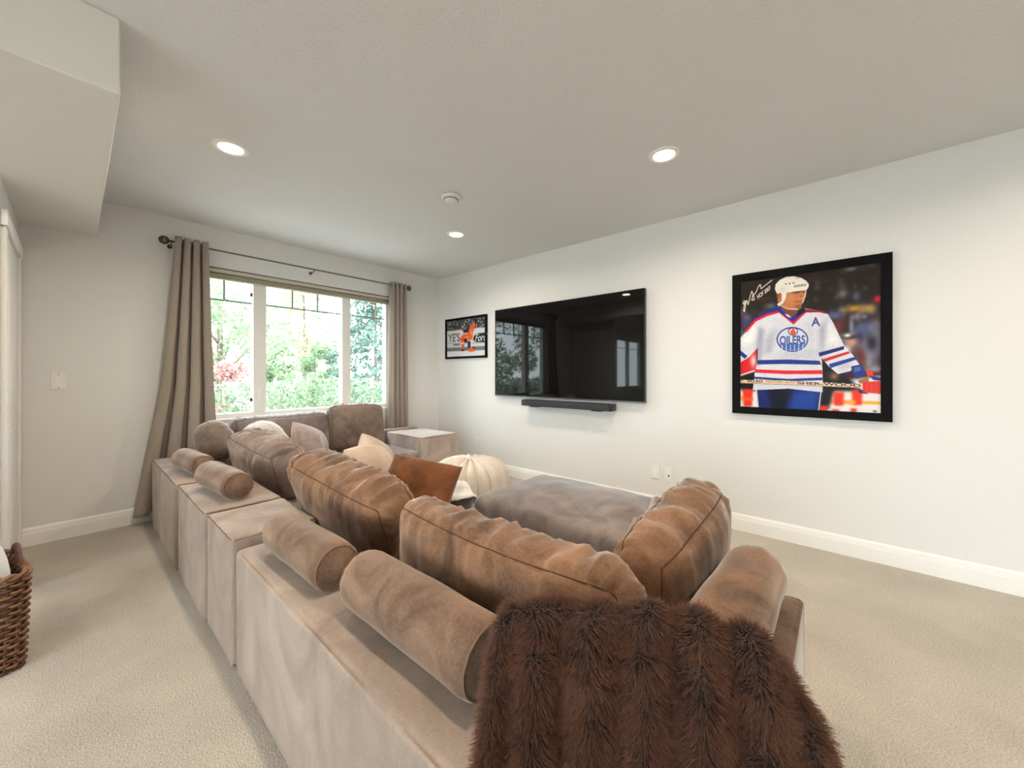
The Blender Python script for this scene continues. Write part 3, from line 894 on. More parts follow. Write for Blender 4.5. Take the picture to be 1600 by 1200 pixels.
Q.poly(OR, [(425, 740), (490, 730), (490, 880), (440, 880)], 2); Q.stroke((240, 226, 220), [(425, 770), (490, 760)], 16)
Q.poly(NV, [(560, 720), (625, 720), (615, 870), (565, 870)], 2)
Q.stroke((240, 226, 226), [(625, 690), (632, 860)], 10)
Q.poly(OR, [(570, 880), (650, 850), (720, 870), (720, 930), (600, 955)], 3)
Q.poly((60, 40, 40), [(415, 910), (490, 880), (490, 925), (430, 930)], 2); Q.poly((60, 50, 50), [(640, 850), (710, 840), (720, 890), (690, 880)], 2)
q = thing('framed_small_photo', 'small black-framed grey photograph with a kneeling orange hockey player', 'picture', (DX, (QY0 + QY1) / 2, QZ0))
frame(q, QY0, QY1, QZ0, QZ1, .028, .028, M['blackmatte'])
obj_from('backing', nbox(DX - .014, DX - .002, QY0 + .012, QY1 - .012, QZ0 + .012, QZ1 - .012), M['blackmatte'], q, smooth=False)
geo2 = (QY1 - .024, QY0 + .034, QZ0 + .026, QZ1 - .026)
sheet2 = print_sheet('photo_print', Q, DX - .0155, *geo2, q, PM)
lettering('printed_lettering', "YE'S", Q, [(160, 560), (400, 540), (400, 725), (160, 735)], DX - .0161, *geo2, (70, 74, 76), sheet2, bold=.02)
lettering('printed_lettering', 'Ford', Q, [(720, 580), (960, 550), (960, 715), (715, 725)], DX - .0161, geo2[0], geo2[1], geo2[2], geo2[3], (224, 226, 226), sheet2, shear=.3)
#REST
# ------------------------------------------------------------------ upholstery builders
def side_module(name, label, x0, x1, y0, y1, z1, r=.022, cat='sofa module', mat='velvet_ledge', group='taupe sofa modules', seam='seam', seed=0.0):
    """a low slip-covered sofa block: body, raised top panel edge seam"""
    t = thing(name, label, cat, ((x0 + x1) / 2, (y0 + y1) / 2, 0), group)
    nx = max(6, int((x1 - x0) / .05)); ny = max(6, int((y1 - y0) / .05)); nzz = 10
    V, Fc = rounded_box(((x0 + x1) / 2, (y0 + y1) / 2, z1 / 2), ((x1 - x0) / 2, (y1 - y0) / 2, z1 / 2), r, (nx, ny, nzz), r0=.006)
    # slack cloth
    d = nz(V, (3.1, 3.1, 2.0), seed) * .006 + nz(V, (9, 9, 3), seed + 4) * .0022
    cx = np.array([(x0 + x1) / 2, (y0 + y1) / 2, z1 / 2]); hd = np.array([(x1 - x0) / 2, (y1 - y0) / 2, z1 / 2])
    q = (V - cx) / hd
    nrm = np.where(np.abs(q) > .97, np.sign(q), 0)
    nrm[:, 2] = np.where(nrm[:, 2] < 0, 0, nrm[:, 2])
    V = V + nrm * (d - .004)[:, None]
    V[:, 2] = np.clip(V[:, 2], 0.0, None)
    obj_from('cover', (V, Fc), M[mat], t)
    k = r * .3
    zz = z1 - k - .004
    pts = []
    e = [(x0 + k, y0 + k), (x1 - k, y0 + k), (x1 - k, y1 - k), (x0 + k, y1 - k)]
    for (ax, ay), (bx, by) in zip(e, e[1:] + e[:1]):
        n = 14
        for i in range(n):
            s = (i + .5) / n
            pts.append((ax + (bx - ax) * s, ay + (by - ay) * s, zz + .001 * math.sin(i * 2.1)))
    obj_from('top_seam', tube_data(pts, .0026, 6, True), M[seam], t)
    return t

def rounded_box(c, h, r, n, r0=None):
    """closed rounded box as a quad grid with n divisions per axis (rounding r at the top, r0 at the foot)"""
    h = np.array(h, float)
    V, Fc, key = [], [], {}
    def lin_(n, hh):
        # extra rows close to the edges, where the rounding is
        k = min(.45, r / hh)
        e = np.array([0, .3, .65, 1.0]) * k
        mid = np.linspace(-1 + k, 1 - k, max(2, n))
        return np.concatenate([-1 + e[:-1], mid, (1 - e[:-1])[::-1]])
    ax = [lin_(n[i], h[i]) for i in range(3)]
    def add(p):
        kk = tuple(np.round(p, 6))
        if kk not in key:
            key[kk] = len(V); V.append(p)
        return key[kk]
    for d in range(3):
        a, b_ = [i for i in range(3) if i != d]
        for s in (-1, 1):
            ids = []
            for u in ax[a]:
                row = []
                for w in ax[b_]:
                    p = np.zeros(3); p[d] = s; p[a] = u; p[b_] = w
                    row.append(add(p))
                ids.append(row)
            for i in range(len(ids) - 1):
                for j in range(len(ids[0]) - 1):
                    f = (ids[i][j], ids[i + 1][j], ids[i + 1][j + 1], ids[i][j + 1])
                    flip = (s > 0) ^ (d == 1)
                    Fc.append(f if flip else f[::-1])
    V = np.array(V)
    p = V * h
    rr = np.full(len(p), r)
    inner = np.clip(p, -(h - r), h - r)
    dd = p - inner
    L = np.linalg.norm(dd, axis=1, keepdims=True); L[L < 1e-9] = 1
    out = inner + dd / L * r
    return out + np.array(c), Fc

def cushion(name, label, center, L, T, H, R, mat='velvet_cushion', seam='seam_dark', seed=0.0, bulge=.045, wr=.012, sag=.0, cat='back cushion', group='loose velvet back cushions', round_=.075, taper=0.0):
    """soft boxed cushion: L long, T thick, H high; two seam loops; creases running across the long seams"""
    h = np.array([L / 2, T / 2, H / 2])
    r = min(round_, T / 2 * .92)
    def deform(c, lift=0.0):
        p = c * h
        inner = np.clip(p, -(h - r), h - r)
        dd = p - inner
        ln = np.linalg.norm(dd, axis=1, keepdims=True); ln[ln < 1e-9] = 1
        n = dd / ln
        # sharper seam shoulder: keep part of the square edge
        q = inner + n * r * (1 + .10 * (np.abs(n).max(1, keepdims=True) < .9))
        u, v, w = q[:, 0] / h[0], q[:, 1] / h[1], q[:, 2] / h[2]
        cu, cw, cv = np.clip(1 - u * u, 0, 1), np.clip(1 - w * w, 0, 1), np.clip(1 - v * v, 0, 1)
        o = q.copy()
        o[:, 1] += np.sign(v) * np.abs(v) * bulge * (cu * cw) ** .55
        o[:, 2] += np.sign(w) * np.abs(w) * bulge * .55 * (cu * cv) ** .6
        o[:, 0] += np.sign(u) * np.abs(u) * bulge * .5 * (cw * cv) ** .6
        # creases
        edge = np.exp(-((1 - np.abs(w)) * H / 2 / .055) ** 2) + .35 * np.exp(-((1 - np.abs(u)) * L / 2 / .06) ** 2)
        a = nz(q, (30, 6, 4), seed); b_ = nz(q, (62, 10, 7), seed + 9)
        cr = np.abs(a) * 1.5 - .35 + .3 * b_
        ds = np.maximum((1 - np.abs(c[:, 1])) * h[1], np.minimum((1 - np.abs(c[:, 0])) * h[0], (1 - np.abs(c[:, 2])) * h[2]))
        sm = np.exp(-(ds / .012) ** 2)
        amp = wr * (.22 + edge)
        lump = nz(q, (5, 5, 5), seed + 20) * .010
        o += n * (cr * amp * (1 - .75 * sm) - .004 * sm + lump + lift)[:, None]
        # sag between the ends, slump at the foot
        o[:, 2] -= sag * cu * (w + 1) / 2
        o[:, 1] *= (1 + taper * (-w)) * (1 - .16 * u ** 6)
        o[:, 2] *= 1 - .07 * u ** 6
        return o
    nU, nT, nH = int(L / .016), int(T / .016), int(H / .018)
    c0, Fc = rounded_box((0, 0, 0), (1, 1, 1), 1e-6, (2, 2, 2))
    # own cube grid
    V, key, Fc = [], {}, []
    ax = [np.linspace(-1, 1, nU), np.linspace(-1, 1, nT), np.linspace(-1, 1, nH)]
    ax = [np.sign(a) * (1 - (1 - np.abs(a)) ** 1.25) for a in ax]
    def add(p):
        kk = tuple(np.round(p, 5))
        if kk not in key:
            key[kk] = len(V); V.append(p)
        return key[kk]
    for d in range(3):
        a, b_ = [i for i in range(3) if i != d]
        for s in (-1, 1):
            ids = []
            for uu in ax[a]:
                row = []
                for ww in ax[b_]:
                    p = [0, 0, 0]; p[d] = s; p[a] = uu; p[b_] = ww
                    row.append(add(tuple(p)))
                ids.append(row)
            for i in range(len(ids) - 1):
                for j in range(len(ids[0]) - 1):
                    f = (ids[i][j], ids[i + 1][j], ids[i + 1][j + 1], ids[i][j + 1])
                    Fc.append(f if ((s > 0) ^ (d == 1)) else f[::-1])
    V = np.array(V, float)
    W = deform(V) @ R.T + np.array(center)
    t = thing(name, label, cat, (center[0], center[1], float(W[:, 2].min())), group)
    obj_from('cover', (W, Fc), M[mat], t)
    for s in (-1, 1):
        loop = []
        for (ua, wa), (ub, wb) in (((-1, -1), (1, -1)), ((1, -1), (1, 1)), ((1, 1), (-1, 1)), ((-1, 1), (-1, -1))):
            n = 60 if ua != ub else 30
            for i in range(n):
                k = i / n
                loop.append((ua + (ub - ua) * k, s, wa + (wb - wa) * k))
        lp = deform(np.array(loop, float), .0008) @ R.T + np.array(center)
        for _ in range(2): lp = (np.roll(lp, 1, 0) + 2 * lp + np.roll(lp, -1, 0)) / 4
        obj_from('seam', tube_data(lp, .0017, 6, True), M[seam], t)
    return t

def pillow(name, label, center, S, T, R, mat, seed=0.0, cat='throw pillow', group='throw pillows on the sofa', wr=.008, seam=None, rnd=.2):
    """knife-edge pillow with pulled corners"""
    n = 44
    g = np.linspace(-1, 1, n); g = np.sign(g) * (1 - (1 - np.abs(g)) ** 1.3)
    U, W = np.meshgrid(g, g)
    parts = []
    def side(s):
        u, w = U.ravel(), W.ravel()
        k = np.clip((1 - u * u) * (1 - w * w), 0, 1)
        x = u * S / 2 * (1 - .07 * (1 - rnd) * (1 - w * w) * u * u) * np.sqrt(1 - rnd * w * w / 2)
        z = w * S / 2 * (1 - .07 * (1 - rnd) * (1 - u * u) * w * w) * np.sqrt(1 - rnd * u * u / 2)
        y = s * T / 2 * k ** .38
        p = np.stack([x, y, z], 1)
        ang = np.arctan2(w, u)
        cr = -np.abs(nz(np.stack([ang * 3.2, np.hypot(u, w) * .8, np.full_like(u, s)], 1), (1.6, 1, 1), seed)) * wr * 1.6
        p[:, 1] += s * (cr * k ** .25 * np.clip(np.hypot(u, w), 0, 1) + nz(p, (7, 7, 7), seed) * .02 * k)
        return p
    Fg = grid_faces(n, n)
    a, b_ = side(1), side(-1)
    bm = bmesh.new()
    va = [bm.verts.new(p) for p in (a @ R.T + np.array(center))]
    vb = [bm.verts.new(p) for p in (b_ @ R.T + np.array(center))]
    for f in Fg:
        bm.faces.new([va[i] for i in f][::1]); bm.faces.new([vb[i] for i in f][::-1])
    bmesh.ops.remove_doubles(bm, verts=bm.verts, dist=1e-4)
    bmesh.ops.recalc_face_normals(bm, faces=bm.faces)
    zmin = min(v.co.z for v in bm.verts)
    t = thing(name, label, cat, (center[0], center[1], zmin), group)
    obj_from('cover', bm, M[mat], t)
    rim = [(u, -1) for u in g[:-1]] + [(1, w) for w in g[:-1]] + [(u, 1) for u in g[::-1][:-1]] + [(-1, w) for w in g[::-1][:-1]]
    rim = np.array([(u * S / 2 * (1 - .07 * (1 - rnd) * (1 - w * w) * u * u) * math.sqrt(1 - rnd * w * w / 2), 0, w * S / 2 * (1 - .07 * (1 - rnd) * (1 - u * u) * w * w) * math.sqrt(1 - rnd * u * u / 2)) for u, w in rim]) @ R.T + np.array(center)
    obj_from('edge_seam', tube_data(rim, .003, 6, True), M[seam or mat], t)
    return t

def bolster(name, label, a, b_, rad, seed=0.0, mat='velvet_bolster', flat=.0):
    """round bolster lying from a to b; seamed discs at both ends"""
    a, b_ = np.array(a, float), np.array(b_, float)
    ln = np.linalg.norm(b_ - a); e1 = (b_ - a) / ln
    e2 = np.cross((0, 0, 1), e1); e2 /= np.linalg.norm(e2); e3 = np.cross(e1, e2)
    nU, nA = 46, 48
    prof = [(0.0, 0.0)]
    V, Fc = [], []
    ss = np.linspace(0, 1, nU)
    for s in ss:
        d = min(s, 1 - s) * ln
        k = 1 - .10 * max(0, 1 - d / .022) ** 2
        for j in range(nA):
            an = 2 * math.pi * j / nA
            p = a + e1 * (s * ln) + (e2 * math.cos(an) + e3 * math.sin(an)) * rad * k
            nn = noise.noise((p[0] * 6 + seed, p[1] * 6, p[2] * 6)) * .006 - abs(noise.noise((an * 3.0 + seed, d * 6, 1.7))) * .006 * math.exp(-(d / .05) ** 2)
            p = p + (e2 * math.cos(an) + e3 * math.sin(an)) * nn
            V.append(p)
    Fc = [f[::-1] for f in grid_faces(nA, nU, True)]
    V = np.array(V)
    zf = min(a[2], b_[2]) - rad
    zl = np.array(a[2] + (b_[2] - a[2]) * np.clip(((V - a) @ e1) / ln, 0, 1)) - rad * .96
    V[:, 2] = np.maximum(V[:, 2], zl)
    t = thing(name, label, 'bolster', ((a[0] + b_[0]) / 2, (a[1] + b_[1]) / 2, float(V[:, 2].min())), 'velvet bolsters on the sofa ledges')
    obj_from('cover', (V, Fc), M[mat], t)
    for s, cidx in ((-1, 0), (1, nU - 1)):
        ring = V[cidx * nA:(cidx + 1) * nA]
        ctr = ring.mean(0)
        D = [ctr + s * e1 * .012]; rows = []
        for kk in (.4, .8, 1.0):
            rows.append([ctr + (p - ctr) * kk + s * e1 * .012 * (1 - kk ** 2) for p in ring])
        VV = D + [p for row in rows for p in row]
        F2 = [(0, 1 + j, 1 + (j + 1) % nA) for j in range(nA)]
        for i in range(2):
            for j in range(nA):
                F2.append((1 + i * nA + j, 1 + (i + 1) * nA + j, 1 + (i + 1) * nA + (j + 1) % nA, 1 + i * nA + (j + 1) % nA))
        if s < 0: F2 = [f[::-1] for f in F2]
        e = obj_from('end_disc', (VV, F2), M[mat], t)
        obj_from('end_seam', tube_data(ring, .003, 6, True), M['seam'], e)
    return t

# ------------------------------------------------------------------ the sectional sofa
LX0 = .405
side_module('sofa_module', 'long low taupe velvet sofa block nearest the camera, grey-lit side', LX0 + .008, .70, .085, 1.815, .488, r=.03, seed=1)
side_module('sofa_module', 'short taupe velvet sofa block with bare top, beside the nearest long block', LX0 + .002, .74, 1.83, 2.265, .520, seed=2)
side_module('sofa_module', 'taupe velvet sofa block carrying the third bolster from the camera', LX0 - .006, .74, 2.28, 2.985, .522, seed=3)
side_module('sofa_module', 'taupe velvet sofa block beside the left curtain, carrying the farthest bolster', LX0 - .012, .74, 3.0, 4.05, .520, seed=4)
side_module('sofa_module', 'taupe velvet sofa block at the open near end with the striped-light bolster',   .705, 1.475, .085, .335, .492, r=.026, seed=5, mat='velvet_bolster')
side_module('sofa_module', 'low velvet back block along the window behind the back cushions', .75, 2.78, 3.955, 4.06, .535, r=.02, seed=6)
side_module('sofa_end_module', 'square velvet sofa arm block at the far right end by the window', 2.345, 2.83, 3.265, 3.945, .52, r=.014, cat='sofa arm', group=None, mat='velvet_arm', seed=7)

def seat_module(label, x0, x1, y0, y1, z1, seed):
    t = thing('sofa_seat_module', label, 'sofa seat', ((x0 + x1) / 2, (y0 + y1) / 2, 0), 'sofa seats')
    V, Fc = rounded_box(((x0 + x1) / 2, (y0 + y1) / 2, .11), ((x1 - x0) / 2, (y1 - y0) / 2, .11), .012, (5, 5, 4))
    obj_from('base', (V, Fc), M['velvet_window'], t)
    V, Fc = rounded_box(((x0 + x1) / 2, (y0 + y1) / 2, (z1 + .222) / 2), ((x1 - x0) / 2 - .003, (y1 - y0) / 2 - .003, (z1 - .222) / 2), .04, (20, 20, 6))
    u = (V[:, 0] - (x0 + x1) / 2) / (x1 - x0) * 2; w = (V[:, 1] - (y0 + y1) / 2) / (y1 - y0) * 2
    top = V[:, 2] > z1 - .045
    V[:, 2] += np.where(top, .016 * np.clip(1 - u ** 2, 0, 1) * np.clip(1 - w ** 2, 0, 1) + nz(V, (8, 8, 8), seed) * .004 - .010, 0)
    obj_from('seat_cushion', (V, Fc), M['velvet_seat'], t)
seat_module('sofa seat hidden behind the nearest large back cushion', .725, 1.515, .345, 1.36, .375, 1)
seat_module('sofa seat under the rust brown pillow', .75, 1.515, 1.37, 2.30, .385, 2)
seat_module('sofa seat under the fluffy cream pillows', .75, 1.515, 2.31, 3.25, .385, 3)
seat_module('corner sofa seat by the window under the pale pillows', .75, 1.55, 3.26, 3.945, .40, 4)
seat_module('blue-grey lit sofa seat before the window beside the arm block', 1.56, 2.335, 3.26, 3.945, .40, 5)

# bolsters on the ledges
BR = .082
bolster('bolster', 'largest velvet bolster, nearest the camera beside the fur throw', (.580, .57, .488 + .080), (.570, 1.085, .488 + .080), .083, 1)
bolster('bolster', 'velvet bolster with round end, second from the camera', (.550, 1.215, .488 + .073), (.540, 1.68, .488 + .073), .076, 2)
bolster('bolster', 'short velvet bolster, third from the camera', (.562, 2.37, .522 + .072), (.525, 2.83, .522 + .072), .074, 3)
bolster('bolster', 'smallest velvet bolster, farthest and nearest the left curtain', (.545, 3.10, .52 + .068), (.505, 3.52, .52 + .068), .07, 4)
bolster('bolster', 'velvet bolster lying across the open near end of the sofa', (.84, .215, .492 + .080), (1.375, .205, .492 + .080), .083, 5, mat='velvet_cushion')

# back cushions: long axis along Y means a quarter turn
def RL(yaw=0, lean=0, roll=0):
    return rotz(math.pi / 2 + yaw) @ rotx(lean) @ roty(roll)
cushion('back_cushion', 'largest brown velvet back cushion, long and creased, behind the nearest bolster', (.805, .755, .577), .84, .16, .35, RL(0, -.06, .0), seed=1, sag=.03, wr=.017, bulge=.03)
cushion('back_cushion', 'creased brown velvet back cushion slumped behind the second bolster', (.875, 1.79, .565), .84, .20, .34, RL(.02, -.34, -.09), seed=2, wr=.022)
cushion('back_cushion', 'pleated brown velvet back cushion behind the third bolster', (.870, 2.96, .575), .76, .21, .34, RL(.03, -.28, -.07), seed=3, wr=.034, mat='velvet_window')
cushion('back_cushion', 'brown velvet back cushion tilted up at the near end by the bolster', (1.335, .425, .565), .62, .165, .33, rotz(-0.02) @ rotx(.10) @ roty(-.13), seed=5, wr=.021)
cushion('back_cushion', 'wide grey velvet back cushion below the left window panes', (1.255, 3.845, .615), .76, .16, .39, rotz(0) @ rotx(-.08), seed=6, mat='velvet_seat', wr=.018, sag=.02)
cushion('back_cushion', 'square upright velvet back cushion below the right window pane', (1.93, 3.83, .635), .55, .15, .43, rotz(-.02) @ rotx(-.10), seed=7, mat='velvet_window', wr=.018, round_=.05)

# throw pillows
M['cream'] = velvet('cream_plush', (194, 171, 152), (212, 190, 171), .5, (3, 3, 3), 300)
M['white_satin'] = velvet('pale_satin', (206, 196, 190), (228, 220, 214), .4, (3, 3, 3), 200)
M['grey_satin'] = velvet('mauve_grey_satin', (146, 130, 126), (188, 172, 166), .5, (3, 3, 3), 200)
pillow('throw_pillow', 'rounded velvet pillow in the corner behind the farthest bolster', (.725, 3.70, .655), .33, .25, RL(.10, -.35, .2), 'velvet_window', 6, rnd=.8, wr=.012)
pillow('throw_pillow', 'pale satin throw pillow in the far corner of the sofa', (1.03, 3.50, .605), .43, .22, RL(.35, -.45, .25), 'white_satin', 1, rnd=.75)
pillow('throw_pillow', 'mauve grey throw pillow with upturned corners near the window', (1.29, 3.33, .575), .37, .19, rotz(.7) @ rotx(-.45) @ roty(.45), 'grey_satin', 2, rnd=.15)
pillow('throw_pillow', 'fluffy cream throw pillow, front one of the cream pair', (1.27, 2.31, .54), .38, .20, rotz(.35) @ rotx(-.55) @ roty(.15), 'cream', 3, wr=.003, rnd=.5)
pillow('throw_pillow', 'fluffy cream throw pillow, rear one of the cream pair', (1.46, 2.60, .545), .33, .18, rotz(.5) @ rotx(-.45) @ roty(.65), 'cream', 4, wr=.003, rnd=.25)
pillow('throw_pillow', 'rust brown throw pillow leaning behind the largest cushion', (1.25, 1.79, .52), .42, .16, rotz(-.75) @ rotx(-.75) @ roty(.25), 'velvet_rust', 5, seam='velvet_seat', rnd=.1)

# ------------------------------------------------------------------ ottoman
t = thing('ottoman', 'large grey-brown velvet ottoman between the sofa and television wall', 'ottoman', (1.89, 1.16, 0))
ox0, ox1, oy0, oy1, oz = 1.545, 2.235, .70, 1.66, .455
V, Fc = rounded_box(((ox0 + ox1) / 2, (oy0 + oy1) / 2, .12), ((ox1 - ox0) / 2, (oy1 - oy0) / 2, .12), .02, (8, 10, 4))
obj_from('base', (V, Fc), M['velvet_seat'], t)
V, Fc = rounded_box(((ox0 + ox1) / 2, (oy0 + oy1) / 2, (oz + .242) / 2), ((ox1 - ox0) / 2 + .004, (oy1 - oy0) / 2 + .004, (oz - .242) / 2), .055, (24, 30, 7))
u = (V[:, 0] - 1.89) / .345; w = (V[:, 1] - 1.18) / .48
top = V[:, 2] > oz - .06
V[:, 2] += np.where(top, .045 * np.clip(1 - u ** 2, 0, 1) ** .7 * np.clip(1 - w ** 2, 0, 1) ** .7 + nz(V, (7, 7, 7), 3) * .006, 0)
obj_from('cushion_top', (V, Fc), M['velvet_seat'], t)

# ------------------------------------------------------------------ knitted pouf
M['pouf'] = plain('cream_knit', (226, 216, 203), .9, bump=.5, bscale=130, spec=.1, var=.05, vscale=20)
px_, py_, pr, ph = 2.36, 2.56, .34, .42
t = thing('striped_pouf', 'round cream ribbed pouf on the carpet beyond the ottoman', 'pouf', (px_, py_, 0))
nA, nV = 180, 26
V = []
for i in range(nV):
    a = -math.pi / 2 + math.pi * i / (nV - 1)
    rr = max(.02, abs(math.cos(a)) ** .55) * pr
    z = ph / 2 + math.copysign(abs(math.sin(a)) ** .8, math.sin(a)) * ph / 2
    for j in range(nA):
        an = 2 * math.pi * j / nA
        k = 1 + (.10 * abs(math.sin(an * 9)) - .05) * math.cos(a) ** .3 if i not in (0, nV - 1) else 1
        zz = z - (.045 * (1 - abs(math.sin(an * 9))) ** 1.5 * (1 - rr / pr * .4) if z > ph * .6 else 0)
        V.append((px_ + rr * k * math.cos(an), py_ + rr * k * math.sin(an), zz))
obj_from('ribbed_cover', (V, grid_faces(nA, nV, True)), M['pouf'], t)
PV = np.array(V).reshape(nV, nA, 3)
M['rib_seam'] = plain('tan_knit_seam', (190, 172, 152), .9, spec=.1)
for k in range(18):
    j = int(round(k * nA / 18)) % nA
    obj_from('rib_seam', tube_data([PV[i, j] * np.array([1, 1, 1]) + np.array([0, 0, .001]) for i in range(4, nV - 1)], .0045, 6), M['rib_seam'], t)
obj_from('top_button', lathe([(.0, .012), (.03, .010), (.04, 0), (.038, -.01)], 24, (px_, py_, ph - .008)), M['pouf'], t)

# ------------------------------------------------------------------ strands of pile and fringe
def strands(name, roots, paths, rad, mat, parent, kind='stuff'):
    """roots/paths: (N, K, 3) world points"""
    N, K, _ = paths.shape
    base = np.zeros(3); p = parent
    while p is not None:
        base += np.array(p.location); p = p.parent
    hc = bpy.data.hair_curves.new(name)
    hc.add_curves([K] * N)
    hc.attributes['position'].data.foreach_set('vector', (paths - base).reshape(-1).astype(np.float32))
    ra = hc.attributes.get('radius') or hc.attributes.new('radius', 'FLOAT', 'POINT')
    prof = np.tile(rad * np.linspace(1, .25, K), N)
    ra.data.foreach_set('value', prof.astype(np.float32))
    o = bpy.data.objects.new(name, hc)
    COL.objects.link(o)
    o.parent = parent
    hc.materials.append(mat)
    o['kind'] = kind
    return o

# white woven throw with fringe, lying over the seat edge
M['throw'] = plain('white_woven_throw', (240, 238, 236), .9, bump=.8, bscale=90, spec=.1, var=.06, vscale=40)
t = thing('white_throw', 'crumpled white fringed throw spilling over the seat edge beside the pouf', 'throw blanket', (1.54, 1.98, .41))
nu, nv = 46, 40
V = []
for i in range(nv):
    v = i / (nv - 1)
    for j in range(nu):
        u = j / (nu - 1)
        y = 1.70 + .50 * v + .02 * math.sin(u * 9)
        s = u * .50
        if s < .22: x, z = 1.315 + s, .428
        else:
            k = s - .22
            q = min(k / .06, 1) * math.pi / 2
            x = 1.535 + .035 * math.sin(q) + .012; z = .428 - .035 * (1 - math.cos(q)) - max(0, k - .06)
        n_ = noise.noise((x * 9, y * 9, z * 9))
        bun = math.exp(-((u - .42) / .28) ** 2) * math.sin(math.pi * v) ** .5
        V.append((x + .03 * n_ + .014 + .05 * bun, y + .01 * n_, z + .03 * abs(n_) + .004 + .07 * bun * (.7 + .5 * math.sin(v * 21 + u * 7))))
o = obj_from('woven_cloth', (V, grid_faces(nu, nv)), M['throw'], t)
so = o.modifiers.new('thickness', 'SOLIDIFY'); so.thickness = .008; so.offset = 1
V = np.array(V).reshape(nv, nu, 3)
K = 4; pp = []
for c in range(700):
    i = rng.integers(nv)
    p = V[i, -1].copy() + rng.normal(0, .004, 3)
    d = np.array([rng.normal(0.1, .2), rng.normal(0, .2), -1])
    pp.append([p + d * .022 * k for k in range(K)])
strands('fringe', None, np.array(pp), .0012, M['throw'], t)

# ------------------------------------------------------------------ brown faux fur throw over the near corner
mf, nt, b = nmat('brown_faux_fur')
ci = nt.nodes.new('ShaderNodeHairInfo')
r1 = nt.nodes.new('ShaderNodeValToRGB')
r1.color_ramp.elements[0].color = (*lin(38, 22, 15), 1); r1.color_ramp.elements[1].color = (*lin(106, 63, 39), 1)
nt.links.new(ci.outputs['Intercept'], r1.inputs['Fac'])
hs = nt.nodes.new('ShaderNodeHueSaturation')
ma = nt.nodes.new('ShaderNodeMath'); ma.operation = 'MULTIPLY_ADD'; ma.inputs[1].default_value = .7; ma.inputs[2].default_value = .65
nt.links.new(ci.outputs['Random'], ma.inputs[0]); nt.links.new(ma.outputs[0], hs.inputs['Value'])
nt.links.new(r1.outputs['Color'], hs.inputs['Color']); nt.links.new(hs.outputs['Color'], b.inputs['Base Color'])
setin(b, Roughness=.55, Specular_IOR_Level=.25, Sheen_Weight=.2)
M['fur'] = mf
M['fur_skin'] = plain('fur_backing', (46, 28, 19), .9, spec=.1)
fa = np.array([.530, .493]); fb = np.array([.745, .092]); fdir = fb - fa
fn = np.array([-fdir[1], fdir[0]]); fn = fn / np.linalg.norm(fn)      # points away from the room corner?
if fn @ fa < 0: fn = -fn                                             # fn: away from the viewer
CONT = [(768, 1130), (770, 1060), (775, 1000), (782, 960), (792, 944), (803, 938), (822, 938), (845, 940), (870, 930), (892, 932), (915, 944), (945, 931), (968, 935), (990, 948), (1018, 931), (1040, 940), (1060, 958), (1085, 948), (1110, 958), (1135, 976), (1165, 972), (1195, 992), (1225, 1035), (1250, 1075), (1275, 1120), (1292, 1165)]
cols = []
for (x_, y_) in CONT:
    X = (x_ - 800) / F_PX
    d = np.array([.6561 * X + .7547, -.7547 * X + .6561])
    A_ = np.array([[d[0], -fdir[0]], [d[1], -fdir[1]]])
    tt, kk = np.linalg.solve(A_, fa)
    cols.append((kk, CAM_H + tt * (584.5 - y_) / F_PX))
cols = np.array(cols)
ks = np.linspace(cols[0, 0], cols[-1, 0], 110)
ztop = np.interp(ks, cols[:, 0], cols[:, 1]) - .012
ZB = .40
t = thing('fur_throw', 'dark brown faux fur throw bunched over the near corner of the sofa', 'fur throw', (float(fa[0] + fdir[0] * .5), float(fa[1] + fdir[1] * .5), .49))
nq = 46
V = []
for k, zt in zip(ks, ztop):
    ridge = .5 + .5 * math.cos(2 * math.pi * k * 5.2 + .6 + .5 * noise.noise((k * 3, 0, 0)))
    if .08 < k < 1.0: zt += .016 * (ridge - .4)
    c = fa + fdir * k
    hgt = zt - .492
    th = .05 + .012 * ridge
    for i in range(nq):
        q = i / (nq - 1)
        # front foot -> top -> back foot
        if q < .55:
            s = q / .55; off, z = -.030, .492 + (hgt - .04) * s
            off -= .042 * ridge * (1 - .4 * s) + .03 * (1 - s)
            if s > .9: off += .02 * (s - .9) / .1
        elif q < .75:
            s = (q - .55) / .2; an = s * math.pi
            off = -.022 * math.cos(an) - .02 * (1 - s) * ridge; z = zt - .04 + .04 * math.sin(an)
        else:
            s = (q - .75) / .25; off = .022; z = zt - .04 - (hgt - .04) * s * .8
        x, y = c + fn * off
        n_ = noise.noise((x * 16, y * 16, z * 11)) * .009
        V.append((x - fn[0] * n_, y - fn[1] * n_, z + n_ * .5))
V = np.array(V)
Fc = grid_faces(nq, len(ks))
skin = obj_from('fur_backing', (V, Fc), M['fur_skin'], t)
G = V.reshape(len(ks), nq, 3)
du = np.gradient(G, axis=0); dv = np.gradient(G, axis=1)
Nn = np.cross(du, dv); Nn /= np.linalg.norm(Nn, axis=2, keepdims=True) + 1e-9
cen = np.array([fa[0] + fdir[0] * .5, fa[1] + fdir[1] * .5])
front = Nn[:, 5, :2] @ (-fn)
if front.mean() < 0: Nn = -Nn
NS = 70000
ii = rng.uniform(0, len(ks) - 1.001, NS); qq = rng.uniform(0, (nq - 1) * .86, NS)
i0, q0 = ii.astype(int), qq.astype(int); fi, fq = (ii - i0)[:, None], (qq - q0)[:, None]
bil = lambda A: A[i0, q0] * (1 - fi) * (1 - fq) + A[i0 + 1, q0] * fi * (1 - fq) + A[i0, q0 + 1] * (1 - fi) * fq + A[i0 + 1, q0 + 1] * fi * fq
rt = bil(G); nn = bil(Nn)
clump = np.stack([nz(rt, (26, 26, 26), 3), nz(rt, (26, 26, 26), 13), nz(rt, (26, 26, 26), 23)], 1)
